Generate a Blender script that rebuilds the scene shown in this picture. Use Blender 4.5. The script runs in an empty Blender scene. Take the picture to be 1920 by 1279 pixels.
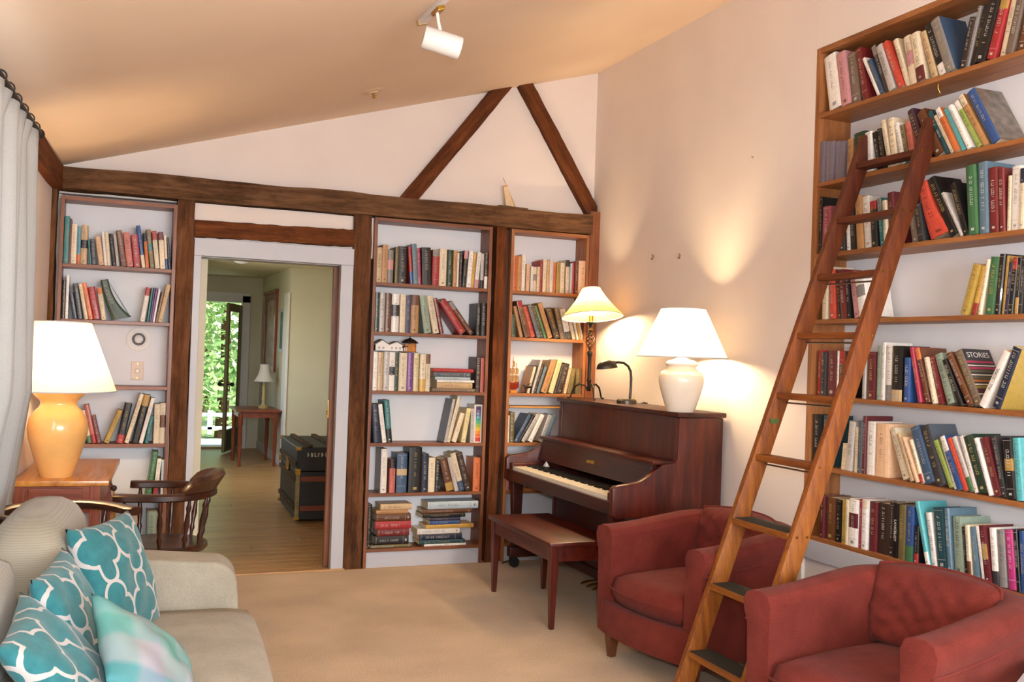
import bpy, bmesh, math, random
from mathutils import Matrix, Vector
random.seed(7)
SC = bpy.context.scene
COL = SC.collection
R = math.radians

# ------------------------------------------------------------------ camera
cam_data = bpy.data.cameras.new('camera')
cam_data.sensor_width = 36.0
cam_data.sensor_fit = 'HORIZONTAL'
cam_data.lens = 34.6875
cam_data.clip_start = 0.05
cam = bpy.data.objects.new('camera', cam_data)
COL.objects.link(cam)
cam.matrix_world = Matrix.Translation((0, 0, 1.50)) @ (
    Matrix.Rotation(R(-22.1371), 4, 'Z') @ Matrix.Rotation(R(90 + 0.7378), 4, 'X') @ Matrix.Rotation(R(1.9671), 4, 'Z'))
SC.camera = cam

# ------------------------------------------------------------------ world / exposure
SC.view_settings.view_transform = 'Standard'
SC.view_settings.look = 'None'
SC.view_settings.gamma = 1.0
SC.view_settings.use_curve_mapping = False
SC.view_settings.exposure = 0.07
SC.cycles.use_denoising = True
SC.cycles.max_bounces = 8
SC.cycles.diffuse_bounces = 5
SC.cycles.transmission_bounces = 6
SC.cycles.sample_clamp_indirect = 6.0
SC.cycles.caustics_reflective = False
SC.cycles.caustics_refractive = False

world = bpy.data.worlds.new('world')
SC.world = world
world.use_nodes = True
wn = world.node_tree.nodes; wl = world.node_tree.links
wn.clear()
w_out = wn.new('ShaderNodeOutputWorld'); w_bg = wn.new('ShaderNodeBackground')
sky = wn.new('ShaderNodeTexSky'); sky.sky_type = 'NISHITA'
sky.sun_elevation = R(52); sky.sun_rotation = R(200); sky.sun_disc = False
w_bg.inputs['Strength'].default_value = 0.45
wl.new(sky.outputs[0], w_bg.inputs[0]); wl.new(w_bg.outputs[0], w_out.inputs[0])

def light(name, kind, loc, energy, color, size=None, size_y=None, rot=None, aim=None, **kw):
    d = bpy.data.lights.new(name, kind)
    d.energy = energy; d.color = color
    if kind == 'AREA':
        d.shape = 'RECTANGLE'; d.size = size; d.size_y = size_y or size
    elif kind in ('POINT', 'SPOT'):
        d.shadow_soft_size = size or 0.03
    for k, v in kw.items(): setattr(d, k, v)
    o = bpy.data.objects.new(name, d); COL.objects.link(o); o.location = loc
    if aim is not None:
        o.rotation_euler = (Vector(aim) - Vector(loc)).to_track_quat('-Z', 'Y').to_euler()
    elif rot is not None: o.rotation_euler = rot
    return o

# sun on the garden behind the house
light('sun', 'SUN', (20, 10, 25), 15.0, (1.0, 0.95, 0.85), aim=(6.25, 15, 5), angle=R(0.6))
# added soft frontal fill from behind the camera, at an unseen made-up window
light('rear_fill_light', 'AREA', (1.5, -2.05, 1.65), 260.0, (0.88, 0.94, 1.0), 2.6, 1.5, aim=(1.5, 3.0, 1.5))
# daylight through the curtained window on the left
light('curtain_daylight', 'AREA', (-0.62, 2.9, 1.5), 45.0, (0.90, 0.95, 1.0), 2.2, 1.3, aim=(2.0, 3.1, 1.4))
# added light that brightens the hall from an unseen, made-up window on its left
light('hall_fill_light', 'AREA', (0.66, 11.0, 1.5), 24.0, (0.98, 1.0, 0.84), 1.2, 1.2, aim=(3.0, 10.5, 1.2))
# the photographer's flash just above the lens
light('camera_flash', 'POINT', (0.03, -0.03, 1.64), 190.0, (0.90, 0.95, 1.0), 0.035)

# ------------------------------------------------------------------ mesh helpers
class MB:
    def __init__(s): s.v = []; s.f = []; s.c = []   # c: colour per face
    def add(s, vs, fs, col=None):
        n = len(s.v); s.v += [tuple(v) for v in vs]
        for f in fs: s.f.append(tuple(n + i for i in f)); s.c.append(col)
        return s
    def box(s, x0, x1, y0, y1, z0, z1, col=None):
        if x1 < x0: x0, x1 = x1, x0
        if y1 < y0: y0, y1 = y1, y0
        if z1 < z0: z0, z1 = z1, z0
        return s.add([(x0,y0,z0),(x1,y0,z0),(x1,y1,z0),(x0,y1,z0),(x0,y0,z1),(x1,y0,z1),(x1,y1,z1),(x0,y1,z1)],
            [(0,3,2,1),(4,5,6,7),(0,1,5,4),(1,2,6,5),(2,3,7,6),(3,0,4,7)], col)
    def hexa(s, b, t, col=None):      # bottom quad, top quad (same winding, ccw from above)
        return s.add(list(b) + list(t), [(0,3,2,1),(4,5,6,7),(0,1,5,4),(1,2,6,5),(2,3,7,6),(3,0,4,7)], col)
    def prism(s, poly, axis, a0, a1, col=None):   # poly in the two other axes (cyclic order)
        def P(u, v, a):
            return {'X': (a,u,v), 'Y': (u,a,v), 'Z': (u,v,a)}[axis]
        n = len(poly)
        vs = [P(u,v,a0) for u,v in poly] + [P(u,v,a1) for u,v in poly]
        fs = [tuple(range(n)), tuple(range(2*n-1, n-1, -1))] + [(i, (i+1)%n, n+(i+1)%n, n+i) for i in range(n)]
        return s.add(vs, fs, col)
    def lathe(s, prof, c=(0,0,0), seg=28, col=None, cap=True):
        vs=[]; fs=[]; n=len(prof)
        for r,z in prof:
            for k in range(seg):
                a=2*math.pi*k/seg; vs.append((c[0]+r*math.cos(a), c[1]+r*math.sin(a), c[2]+z))
        for i in range(n-1):
            for k in range(seg):
                fs.append((i*seg+k, i*seg+(k+1)%seg, (i+1)*seg+(k+1)%seg, (i+1)*seg+k))
        if cap:
            if prof[0][0] > 1e-5: fs.append(tuple(range(seg-1,-1,-1)))
            if prof[-1][0] > 1e-5: fs.append(tuple((n-1)*seg+k for k in range(seg)))
        return s.add(vs, fs, col)
    def tube(s, pts, r, seg=8, cap=True, flat=1.0, col=None):
        pts=[Vector(p) for p in pts]; rs = r if isinstance(r,(list,tuple)) else [r]*len(pts)
        vs=[]; fs=[]; up=None
        for i,p in enumerate(pts):
            t=(pts[min(i+1,len(pts)-1)]-pts[max(i-1,0)]).normalized()
            if up is None:
                up = Vector((0,0,1)) if abs(t.z)<0.9 else Vector((1,0,0))
            n=(up-t*up.dot(t)).normalized(); b=t.cross(n); up=n
            for k in range(seg):
                a=2*math.pi*k/seg; vs.append(p+(n*math.cos(a)*flat+b*math.sin(a))*rs[i])
        m=len(pts)
        for i in range(m-1):
            for k in range(seg): fs.append((i*seg+k,i*seg+(k+1)%seg,(i+1)*seg+(k+1)%seg,(i+1)*seg+k))
        if cap: fs.append(tuple(range(seg-1,-1,-1))); fs.append(tuple((m-1)*seg+k for k in range(seg)))
        return s.add(vs,fs,col)
    def cyl(s, p0, p1, r, r1=None, seg=16, col=None): return s.tube([p0,p1],[r, r if r1 is None else r1],seg,col=col)
    def sphere(s, c, r, seg=14, rings=8, col=None, sq=(1,1,1)):
        prof=[(math.sin(math.pi*i/rings), -math.cos(math.pi*i/rings)) for i in range(rings+1)]
        n=len(s.v); s.lathe([(max(a,0)*1.0,z) for a,z in prof],(0,0,0),seg,col,cap=False)
        s.v[n:]=[(c[0]+x*r*sq[0],c[1]+y*r*sq[1],c[2]+z*r*sq[2]) for x,y,z in s.v[n:]]
        return s
    def xf(s, M, n0=0):
        s.v[n0:]=[tuple(M @ Vector(v)) for v in s.v[n0:]]
        return s

def mesh_of(mb, name='m', bevel=0.0, segs=2, smooth=None, weld=False):
    me = bpy.data.meshes.new(name); me.from_pydata(mb.v, [], mb.f)
    cols = any(c is not None for c in mb.c)
    bm = bmesh.new(); bm.from_mesh(me)
    if cols:
        la = bm.loops.layers.float_color.new('col')
        bm.faces.ensure_lookup_table()
        for f, c in zip(bm.faces, mb.c):
            if c is None: c = (0.5,0.5,0.5)
            for l in f.loops: l[la] = (c[0],c[1],c[2],1.0)
    if weld: bmesh.ops.remove_doubles(bm, verts=bm.verts, dist=1e-5)
    bmesh.ops.recalc_face_normals(bm, faces=bm.faces)
    if bevel > 0:
        es=[e for e in bm.edges if len(e.link_faces)==2 and e.calc_face_angle(0) > 0.5]
        bmesh.ops.bevel(bm, geom=es, offset=bevel, segments=segs, affect='EDGES', profile=0.6, clamp_overlap=True)
    bm.to_mesh(me); bm.free()
    if smooth is not None:
        for p in me.polygons: p.use_smooth=True
        me.set_sharp_from_angle(angle=R(smooth))
    return me

def tag(o, label=None, cat=None, group=None, kind=None):
    if label: o['label']=label
    if cat: o['category']=cat
    if group: o['group']=group
    if kind: o['kind']=kind
    return o
def thing(name, label, cat, loc=(0,0,0), rz=0, group=None):
    o=bpy.data.objects.new(name,None); COL.objects.link(o)
    o.empty_display_size=0.1; o.location=loc; o.rotation_euler=(0,0,rz)
    return tag(o,label,cat,group)
def part(name, mb, m, parent=None, bevel=0.0, segs=2, smooth=None, label=None, kind=None, me=None, weld=False):
    if me is None: me = mesh_of(mb,name,bevel,segs,smooth,weld)
    if m is not None and len(me.materials)==0: me.materials.append(m)
    o=bpy.data.objects.new(name,me); COL.objects.link(o)
    if parent is not None: o.parent=parent
    if label: o['label']=label
    if kind: o['kind']=kind
    return o
def struct(name, mb, m, parent=None, label=None, cat=None, **k):
    o=part(name,mb,m,parent,**k)
    if parent is None: tag(o,label,cat,kind='structure')
    return o
def copy_tree(o, parent=None):
    c=o.copy(); COL.objects.link(c); c.parent=parent
    for ch in o.children: copy_tree(ch,c)
    return c

# ------------------------------------------------------------------ materials
def lin(h):
    h=h.lstrip('#'); r=[int(h[i:i+2],16)/255 for i in (0,2,4)]
    return tuple(c/12.92 if c<=0.04045 else ((c+0.055)/1.055)**2.4 for c in r)
def rgba(h): return lin(h)+(1.0,)
def new_mat(name):
    m=bpy.data.materials.new(name); m.use_nodes=True
    nt=m.node_tree; b=nt.nodes['Principled BSDF']
    return m,nt,b
def N(nt,t,**kw):
    n=nt.nodes.new(t)
    for k,v in kw.items():
        if k in n.inputs.keys(): n.inputs[k].default_value=v
        else: setattr(n,k,v)
    return n
def coords(nt, scale=(1,1,1), kind='Object', rot=(0,0,0)):
    tc=N(nt,'ShaderNodeTexCoord'); mp=N(nt,'ShaderNodeMapping')
    mp.inputs['Scale'].default_value=scale; mp.inputs['Rotation'].default_value=rot
    nt.links.new(tc.outputs[kind],mp.inputs[0]); return mp.outputs[0]
def ramp(nt, src, stops, interp='LINEAR'):
    r=N(nt,'ShaderNodeValToRGB'); e=r.color_ramp.elements; r.color_ramp.interpolation=interp
    while len(e)<len(stops): e.new(0.5)
    for el,(p,c) in zip(e,stops): el.position=p; el.color=c
    nt.links.new(src,r.inputs[0]); return r.outputs[0]
def bump(nt,b,src,strength=0.2,dist=0.01):
    n=N(nt,'ShaderNodeBump',Strength=strength,Distance=dist)
    nt.links.new(src,n.inputs['Height']); nt.links.new(n.outputs[0],b.inputs['Normal'])
def paint(name, h, rough=0.6, var=0.06, scale=6.0, bstr=0.0, bscale=120, metallic=0.0, sheen=0.0, spec=0.5, coat=0.0):
    m,nt,b=new_mat(name); c=lin(h)
    b.inputs['Roughness'].default_value=rough; b.inputs['Metallic'].default_value=metallic
    b.inputs['Specular IOR Level'].default_value=spec
    b.inputs['Sheen Weight'].default_value=sheen; b.inputs['Coat Weight'].default_value=coat
    co=coords(nt)
    n=N(nt,'ShaderNodeTexNoise',Scale=scale,Detail=4.0); nt.links.new(co,n.inputs['Vector'])
    lo=tuple(x*(1-var) for x in c)+(1,); hi=tuple(min(1,x*(1+var)) for x in c)+(1,)
    nt.links.new(ramp(nt,n.outputs[0],[(0.3,lo),(0.7,hi)]),b.inputs['Base Color'])
    if bstr>0:
        n2=N(nt,'ShaderNodeTexNoise',Scale=bscale,Detail=3.0); nt.links.new(co,n2.inputs['Vector'])
        bump(nt,b,n2.outputs[0],bstr,0.004)
    return m
_wc={}
def wood(kind, axis='X'):
    key=(kind,axis)
    if key in _wc: return _wc[key]
    P={ # dark, mid, light, roughness, grain scale, bump, coat
     'beam':('#35251a','#5a412d','#7a5c42',0.85,1.0,0.9,0.0),
     'beam_red':('#371d10','#5a3219','#774828',0.8,1.0,0.8,0.0),
     'post':('#33211a','#583a25','#765238',0.85,1.0,0.9,0.0),
     'pine':('#6a3d1c','#90582c','#a8713f',0.55,1.0,0.15,0.1),
     'pine_dark':('#4a2612','#744020','#8c5530',0.5,1.0,0.15,0.15),
     'ladder':('#53270a','#7c4212','#9a5c1c',0.55,1.4,0.12,0.03),
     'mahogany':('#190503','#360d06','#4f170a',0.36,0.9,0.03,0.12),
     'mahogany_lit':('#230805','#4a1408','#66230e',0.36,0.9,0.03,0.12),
     'desk':('#96561c','#c07f34','#d79c4e',0.32,0.9,0.06,0.4),
     'chairwood':('#180b06','#34190c','#522610',0.34,1.2,0.05,0.2),
     'redwood':('#5a2410','#843a1a','#9d4f28',0.4,1.0,0.08,0.2),
     'leg':('#3a1d10','#5f341d','#7a4727',0.4,1.0,0.08,0.2),
     'floor':('#8c6237','#b58a58','#c69c6a',0.42,0.8,0.06,0.15),
     'doorwood':('#4a2612','#74401f','#8c5430',0.5,1.0,0.1,0.0)}[kind]
    m,nt,b=new_mat('wood_'+kind+'_'+axis)
    s={'X':(1.2,14,14),'Y':(14,1.2,14),'Z':(14,14,1.2)}[axis]
    s=tuple(x*P[4] for x in s)
    tc=N(nt,'ShaderNodeTexCoord'); mp=N(nt,'ShaderNodeMapping'); mp.inputs['Scale'].default_value=s
    oi=N(nt,'ShaderNodeObjectInfo'); cm=N(nt,'ShaderNodeCombineXYZ'); mu=N(nt,'ShaderNodeMath',operation='MULTIPLY')
    mu.inputs[1].default_value=17.0; nt.links.new(oi.outputs['Random'],mu.inputs[0])
    for i in range(3): nt.links.new(mu.outputs[0],cm.inputs[i])
    nt.links.new(cm.outputs[0],mp.inputs['Location'])
    nt.links.new(tc.outputs['Object'],mp.inputs[0]); co=mp.outputs[0]
    n1=N(nt,'ShaderNodeTexNoise',Scale=1.6,Detail=7.0,Roughness=0.65,Distortion=0.6); nt.links.new(co,n1.inputs['Vector'])
    n2=N(nt,'ShaderNodeTexNoise',Scale=6.0,Detail=5.0,Roughness=0.7); nt.links.new(co,n2.inputs['Vector'])
    mx=N(nt,'ShaderNodeMath',operation='MULTIPLY_ADD'); mx.inputs[1].default_value=0.35
    nt.links.new(n2.outputs[0],mx.inputs[0]); 
    m2=N(nt,'ShaderNodeMath',operation='MULTIPLY'); m2.inputs[1].default_value=0.65
    nt.links.new(n1.outputs[0],m2.inputs[0]); nt.links.new(m2.outputs[0],mx.inputs[2])
    nt.links.new(ramp(nt,mx.outputs[0],[(0.33,rgba(P[0])),(0.5,rgba(P[1])),(0.68,rgba(P[2]))]),b.inputs['Base Color'])
    b.inputs['Roughness'].default_value=P[3]; b.inputs['Coat Weight'].default_value=P[6]
    b.inputs['Coat Roughness'].default_value=0.2
    bump(nt,b,mx.outputs[0],P[5],0.012)
    if kind in ('beam','beam_red','post'):
        # old stains, knots and saw marks
        b.inputs['Specular IOR Level'].default_value=0.15
        src=b.inputs['Base Color'].links[0].from_socket
        mp2=N(nt,'ShaderNodeMapping'); mp2.inputs['Scale'].default_value=(2.2,5,5); nt.links.new(cm.outputs[0],mp2.inputs['Location']); nt.links.new(tc.outputs['Object'],mp2.inputs[0])
        n3=N(nt,'ShaderNodeTexNoise',Scale=1.6,Detail=6.0,Roughness=0.7); nt.links.new(mp2.outputs[0],n3.inputs['Vector'])
        tint=ramp(nt,n3.outputs[0],[(0.32,(.55,.48,.44,1)),(0.47,(1.0,.96,.92,1)),(0.66,(1.3,1.25,1.2,1))])
        mm=N(nt,'ShaderNodeMix',data_type='RGBA',blend_type='MULTIPLY'); mm.inputs[0].default_value=1.0
        nt.links.new(src,mm.inputs[6]); nt.links.new(tint,mm.inputs[7]); nt.links.new(mm.outputs[2],b.inputs['Base Color'])
    _wc[key]=m; return m
def emissive(name,h,strength,rough=0.5):
    m,nt,b=new_mat(name); b.inputs['Base Color'].default_value=rgba(h)
    b.inputs['Emission Color'].default_value=rgba(h); b.inputs['Emission Strength'].default_value=strength
    b.inputs['Roughness'].default_value=rough; return m
def shade_mat(name,h,trans=0.6,em=0.0,emc='#ffdf9a'):
    m,nt,b=new_mat(name); out=nt.nodes['Material Output']
    n=N(nt,'ShaderNodeTexNoise',Scale=180.0,Detail=2.0); nt.links.new(coords(nt),n.inputs['Vector'])
    c=lin(h); col=ramp(nt,n.outputs[0],[(0.3,tuple(x*0.95 for x in c)+(1,)),(0.7,c+(1,))])
    d=N(nt,'ShaderNodeBsdfDiffuse'); t=N(nt,'ShaderNodeBsdfTranslucent'); mx=N(nt,'ShaderNodeMixShader'); mx.inputs[0].default_value=trans
    nt.links.new(col,d.inputs[0]); nt.links.new(col,t.inputs[0])
    nt.links.new(d.outputs[0],mx.inputs[1]); nt.links.new(t.outputs[0],mx.inputs[2])
    if em>0:
        e=N(nt,'ShaderNodeEmission',Strength=em); e.inputs[0].default_value=rgba(emc)
        a=N(nt,'ShaderNodeAddShader'); nt.links.new(mx.outputs[0],a.inputs[0]); nt.links.new(e.outputs[0],a.inputs[1])
        nt.links.new(a.outputs[0],out.inputs[0])
    else: nt.links.new(mx.outputs[0],out.inputs[0])
    nt.nodes.remove(b); return m
def fabric(name,h,h2,scale=260,bstr=0.35,rough=0.95,sheen=0.25,var=8.0):
    m,nt,b=new_mat(name); co=coords(nt)
    n1=N(nt,'ShaderNodeTexNoise',Scale=var,Detail=5.0); nt.links.new(co,n1.inputs['Vector'])
    n2=N(nt,'ShaderNodeTexNoise',Scale=scale,Detail=2.0); nt.links.new(co,n2.inputs['Vector'])
    ad=N(nt,'ShaderNodeMath',operation='ADD'); nt.links.new(n1.outputs[0],ad.inputs[0]); nt.links.new(n2.outputs[0],ad.inputs[1])
    hf=N(nt,'ShaderNodeMath',operation='MULTIPLY'); hf.inputs[1].default_value=0.5; nt.links.new(ad.outputs[0],hf.inputs[0])
    nt.links.new(ramp(nt,hf.outputs[0],[(0.36,rgba(h)),(0.64,rgba(h2))]),b.inputs['Base Color'])
    b.inputs['Roughness'].default_value=rough; b.inputs['Sheen Weight'].default_value=sheen
    b.inputs['Specular IOR Level'].default_value=0.2
    bump(nt,b,n2.outputs[0],bstr,0.003); return m
def attr_mat(name, rough=0.5, spec=0.4, coat=0.0, bstr=0.05):
    m,nt,b=new_mat(name); a=N(nt,'ShaderNodeAttribute',attribute_name='col')
    n=N(nt,'ShaderNodeTexNoise',Scale=60.0,Detail=4.0); nt.links.new(coords(nt),n.inputs['Vector'])
    r=ramp(nt,n.outputs[0],[(0.25,(0.82,0.82,0.82,1)),(0.7,(1,1,1,1))])
    mx=N(nt,'ShaderNodeMix',data_type='RGBA',blend_type='MULTIPLY'); mx.inputs[0].default_value=1.0
    nt.links.new(a.outputs['Color'],mx.inputs[6]); nt.links.new(r,mx.inputs[7]); nt.links.new(mx.outputs[2],b.inputs['Base Color'])
    b.inputs['Roughness'].default_value=rough; b.inputs['Specular IOR Level'].default_value=spec; b.inputs['Coat Weight'].default_value=coat
    bump(nt,b,n.outputs[0],bstr,0.002); return m

WALL=paint('wall_plaster','#dfd3cb',0.85,0.03,3.0,0.12,60)
WHITE=paint('white_paint','#e4e0dc',0.6,0.03,5.0,0.05,80)
SHELFBACK=paint('shelf_back_paint','#e0e0e4',0.8,0.03,4.0)
TRIM=paint('trim_paint','#b2b4bc',0.45,0.02,5.0)
CEIL=paint('ceiling_plaster','#e9d0b6',0.9,0.04,1.3,0.10,40)
HALLW=paint('hall_plaster','#d8d0b6',0.85,0.03,3.0)
BLACK=paint('black_iron','#17130f',0.45,0.1,30,0.1,90)
BRASS=paint('brass','#b98e3c',0.28,0.1,20,metallic=1.0)
STEEL=paint('steel','#a8a6a2',0.3,0.05,20,metallic=1.0)
CHROME=paint('chrome','#d8d6d0',0.15,0.03,20,metallic=1.0)
# ================================================================== STRUCTURE
D=6.61; W=3.366; SLOPE=0.295
def zc(x): return 2.58+SLOPE*(x+0.29)

# carpet floor of the room
m_carpet,nt,b=new_mat('carpet')
co=coords(nt); n1=N(nt,'ShaderNodeTexNoise',Scale=220.0,Detail=3.0); n2=N(nt,'ShaderNodeTexNoise',Scale=2.2,Detail=4.0)
nt.links.new(co,n1.inputs['Vector']); nt.links.new(co,n2.inputs['Vector'])
ad=N(nt,'ShaderNodeMath',operation='MULTIPLY_ADD'); nt.links.new(n2.outputs[0],ad.inputs[0]); ad.inputs[1].default_value=0.35; nt.links.new(n1.outputs[0],ad.inputs[2])
hf=N(nt,'ShaderNodeMath',operation='MULTIPLY'); hf.inputs[1].default_value=0.74; nt.links.new(ad.outputs[0],hf.inputs[0])
nt.links.new(ramp(nt,hf.outputs[0],[(0.34,rgba('#8d7251')),(0.66,rgba('#d8bd96'))]),b.inputs['Base Color'])
b.inputs['Roughness'].default_value=1.0; b.inputs['Sheen Weight'].default_value=0.3; b.inputs['Specular IOR Level'].default_value=0.1
bump(nt,b,n1.outputs[0],0.8,0.006)
struct('floor',MB().box(-0.9,3.6,-2.2,6.60,-0.06,0.0),m_carpet,label='beige short-pile carpet covering the room floor',cat='floor')
struct('trim_1',MB().box(0.45,1.52,6.585,6.62,0.0,0.012),wood('floor','X'),label='wooden threshold strip between carpet and hall floor',cat='threshold',bevel=0.003)

# ceiling (sloped slab)
mb=MB(); x0,x1=-0.75,3.50
mb.hexa([(x0,-2.2,zc(x0)),(x1,-2.2,zc(x1)),(x1,6.84,zc(x1)),(x0,6.84,zc(x0))],[(x0,-2.2,zc(x0)+.1),(x1,-2.2,zc(x1)+.1),(x1,6.84,zc(x1)+.1),(x0,6.84,zc(x0)+.1)])
struct('ceiling',mb,CEIL,label='warm tan sloping plaster ceiling',cat='ceiling')

# back wall: gable above the tie beam, panel over the door, jamb blocks, shelf recess backing
mb=MB()
mb.prism([(-0.6,2.401),(3.45,2.40),(3.45,zc(3.45)+.02),(-0.6,zc(-0.6)+.02)],'Y',6.72,6.84)
wb=struct('wall_back',mb,WALL,label='pale plaster gable end wall above the tie beam and around the doorway',cat='wall')
for bx_ in ((0.367,1.647,6.645,6.80,2.12,2.400),(0.367,0.468,6.645,6.80,0,2.119),(1.51,1.647,6.75,6.80,0,2.119),(2.535,2.655,6.70,6.80,0,2.400),(3.29,3.36,6.701,6.80,0,2.400),(-0.6,-0.312,6.765,6.80,0,2.400),(-0.6,0.37,6.812,6.84,0,2.400),(1.63,3.36,6.812,6.84,0,2.400)):
    part('wall_panel',MB().box(*bx_),WALL,wb)

# right wall: solid stretch, strip above and base below the built-in bookcase
mb=MB()
mb.box(W,3.50,4.1805,6.84,0,zc(3.40)+.05)
mb.box(W,3.60,-2.2,4.18,3.146,zc(3.45)+.05)
mb.box(3.585,3.65,1.90,4.18,0.499,3.145)
mb.box(W+.02,3.60,1.90,4.18,0,0.499)
mb.box(W,3.60,-2.2,1.8995,0,3.1455)
struct('wall_right',mb,WALL,label='tall pinkish plaster wall behind the piano and lamps',cat='wall')
struct('trim_2',MB().box(W-.004,3.60,1.90,4.18,0.50,0.598),TRIM,label='white painted board under the lowest shelf of the ladder bookcase',cat='trim',bevel=0.002)
struct('baseboard_right',MB().box(W-.015,W+.001,4.18,6.60,0,0.12),TRIM,label='white baseboard along the right wall behind the piano',cat='baseboard',bevel=0.003)

# front wall behind the camera, with a wide opening added for the fill light
mb=MB()
mb.box(-0.9,3.6,-2.32,-2.2,0,0.85); mb.box(-0.9,3.6,-2.32,-2.2,2.45,3.9)
mb.box(-0.9,0.15,-2.32,-2.2,0.85,2.45); mb.box(2.85,3.6,-2.32,-2.2,0.85,2.45)
struct('wall_front',mb,WALL,label='plaster wall behind the viewpoint with a wide opening added for fill light',cat='wall')

# left wall frame: local x=0 is the beam face, local y runs along the wall
LW=Matrix.Translation((-0.30,6.64,0)) @ Matrix.Rotation(R(-3.53),4,'Z')
def lw_root(o): o.matrix_world=LW; return o
mb=MB()
mb.box(-.20,-.06,-9.2,.10,0,0.85); mb.box(-.20,-.06,-9.2,.10,2.2,2.62)
mb.box(-.20,-.06,-1.72,.10,0.85,2.2); mb.box(-.20,-.06,-9.2,-5.0,0.85,2.2)
lw_root(struct('wall_left',mb,WALL,label='plaster wall behind the white curtain on the left',cat='wall'))
o=thing('window_1','white framed window behind the curtain on the left wall','window'); lw_root(o); o['kind']='structure'
mb=MB()
for a,bb in ((-5.0,-4.93),(-3.40,-3.33),(-1.79,-1.72)): mb.box(-.16,-.07,a,bb,0.85,2.2)
mb.box(-.16,-.07,-5.0,-1.72,0.85,0.92); mb.box(-.16,-.07,-5.0,-1.72,2.13,2.2)
part('window_frame',mb,TRIM,o,bevel=0.004)
mb=MB(); mb.box(-.075,-.045,-1.72,-1.60,0.80,2.26); mb.box(-.075,-.045,-5.12,-5.0,0.80,2.26); mb.box(-.075,-.045,-5.12,-1.60,2.2,2.30)
part('window_casing',mb,wood('desk','Z'),o,bevel=0.004)

# heavy hewn timbers -------------------------------------------------
def hew(L,w,h,seed,wob=0.006,nx=26):
    """rough beam with its length along local X, centred on the Y/Z origin"""
    rnd=random.Random(seed); mb=MB(); ring=[(-.5,-.5),(-.17,-.5),(.17,-.5),(.5,-.5),(.5,-.17),(.5,.17),(.5,.5),(.17,.5),(-.17,.5),(-.5,.5),(-.5,.17),(-.5,-.17)]
    ph=[(rnd.uniform(0,6),rnd.uniform(1.5,4)) for _ in ring]; n=len(ring); vs=[]
    for i in range(nx+1):
        x=L*i/nx
        for k,(a,c) in enumerate(ring):
            s=1.0 if not(abs(a)==.5 and abs(c)==.5) else 0.965
            d=wob*math.sin(ph[k][0]+x*ph[k][1]*1.7)*.6+rnd.uniform(-wob,wob)*.5
            vs.append((x,a*w*s+d*(1 if abs(a)==.5 else 0)*(1 if a>0 else -1),c*h*s+d*(1 if abs(c)==.5 else 0)*(1 if c>0 else -1)))
    fs=[(i*n+k,i*n+(k+1)%n,(i+1)*n+(k+1)%n,(i+1)*n+k) for i in range(nx) for k in range(n)]
    fs+=[tuple(range(n-1,-1,-1)),tuple(nx*n+k for k in range(n))]
    return mb.add(vs,fs)
def timber(name,label,p0,p1,w,h,kind,seed,up=(0,-1,0),parts=(),wob=0.006):
    p0=Vector(p0);p1=Vector(p1);L=(p1-p0).length;x=(p1-p0).normalized();u=Vector(up)
    y=(u-x*u.dot(x)).normalized(); z=x.cross(y)
    o=part(name,hew(L,w,h,seed,wob),wood(kind,'X'),smooth=40)
    o.matrix_world=Matrix.Translation(p0) @ Matrix((x,y,z)).transposed().to_4x4()
    tag(o,label,'timber',kind='structure'); return o
Yb=6.68
tb=timber('trim_tie_beam','long rough hewn tie beam across the end wall above the shelves and doorway',(-.33,6.665,2.483),(3.300,6.665,2.483),.15,.146,'beam',1)
timber('trim_post','dark hewn corner post at the left end of the tie beam',(-.405,6.685,0),(-.405,6.685,2.41),.15,.15,'post',2)
timber('trim_post','hewn wooden post on the left side of the doorway',(.420,6.685,0),(.420,6.685,2.41),.15,.105,'post',3)
timber('trim_post','hewn wooden post on the right side of the doorway',(1.572,6.685,0),(1.566,6.685,2.41),.15,.122,'post',4)
timber('trim_post','hewn wooden post between the two bookcases right of the doorway',(2.580,6.685,0),(2.586,6.685,2.41),.15,.082,'beam_red',5)
timber('trim_header','short hewn beam directly above the doorway',(.475,6.665,2.232),(1.505,6.665,2.247),.13,.112,'beam_red',6)
timber('trim_brace','left diagonal brace rising to the peak above the tie beam',(1.855,6.69,2.500),(2.64,6.69,3.52),.07,.105,'beam_red',7,wob=.003)
timber('trim_brace','right diagonal brace running down to the corner beside the tall wall',(2.705,6.69,3.55),(3.352,6.69,2.56),.07,.105,'beam_red',8,wob=.003)
o=timber('trim_plate','dark hewn wall plate along the left wall under the ceiling',LW@Vector((-.08,-9,2.485)),LW@Vector((-.08,.02,2.485)),.16,.15,'beam_red',9)
# finished corner board beside the right wall
struct('trim_3',MB().box(3.288,W-.001,6.60,6.70,0,2.585),wood('pine_dark','Z'),label='finished pine corner board at the right end of the tie beam',cat='trim',bevel=0.003)
struct('gap_shade_strip',MB().box(2.632,2.658,6.66,6.70,0,2.40),wood('chairwood','Z'),label='dark strip painted as the shadow gap beside the post between the bookcases',cat='trim')  # dark board whose colour stands in for the shadow in the gap

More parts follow.
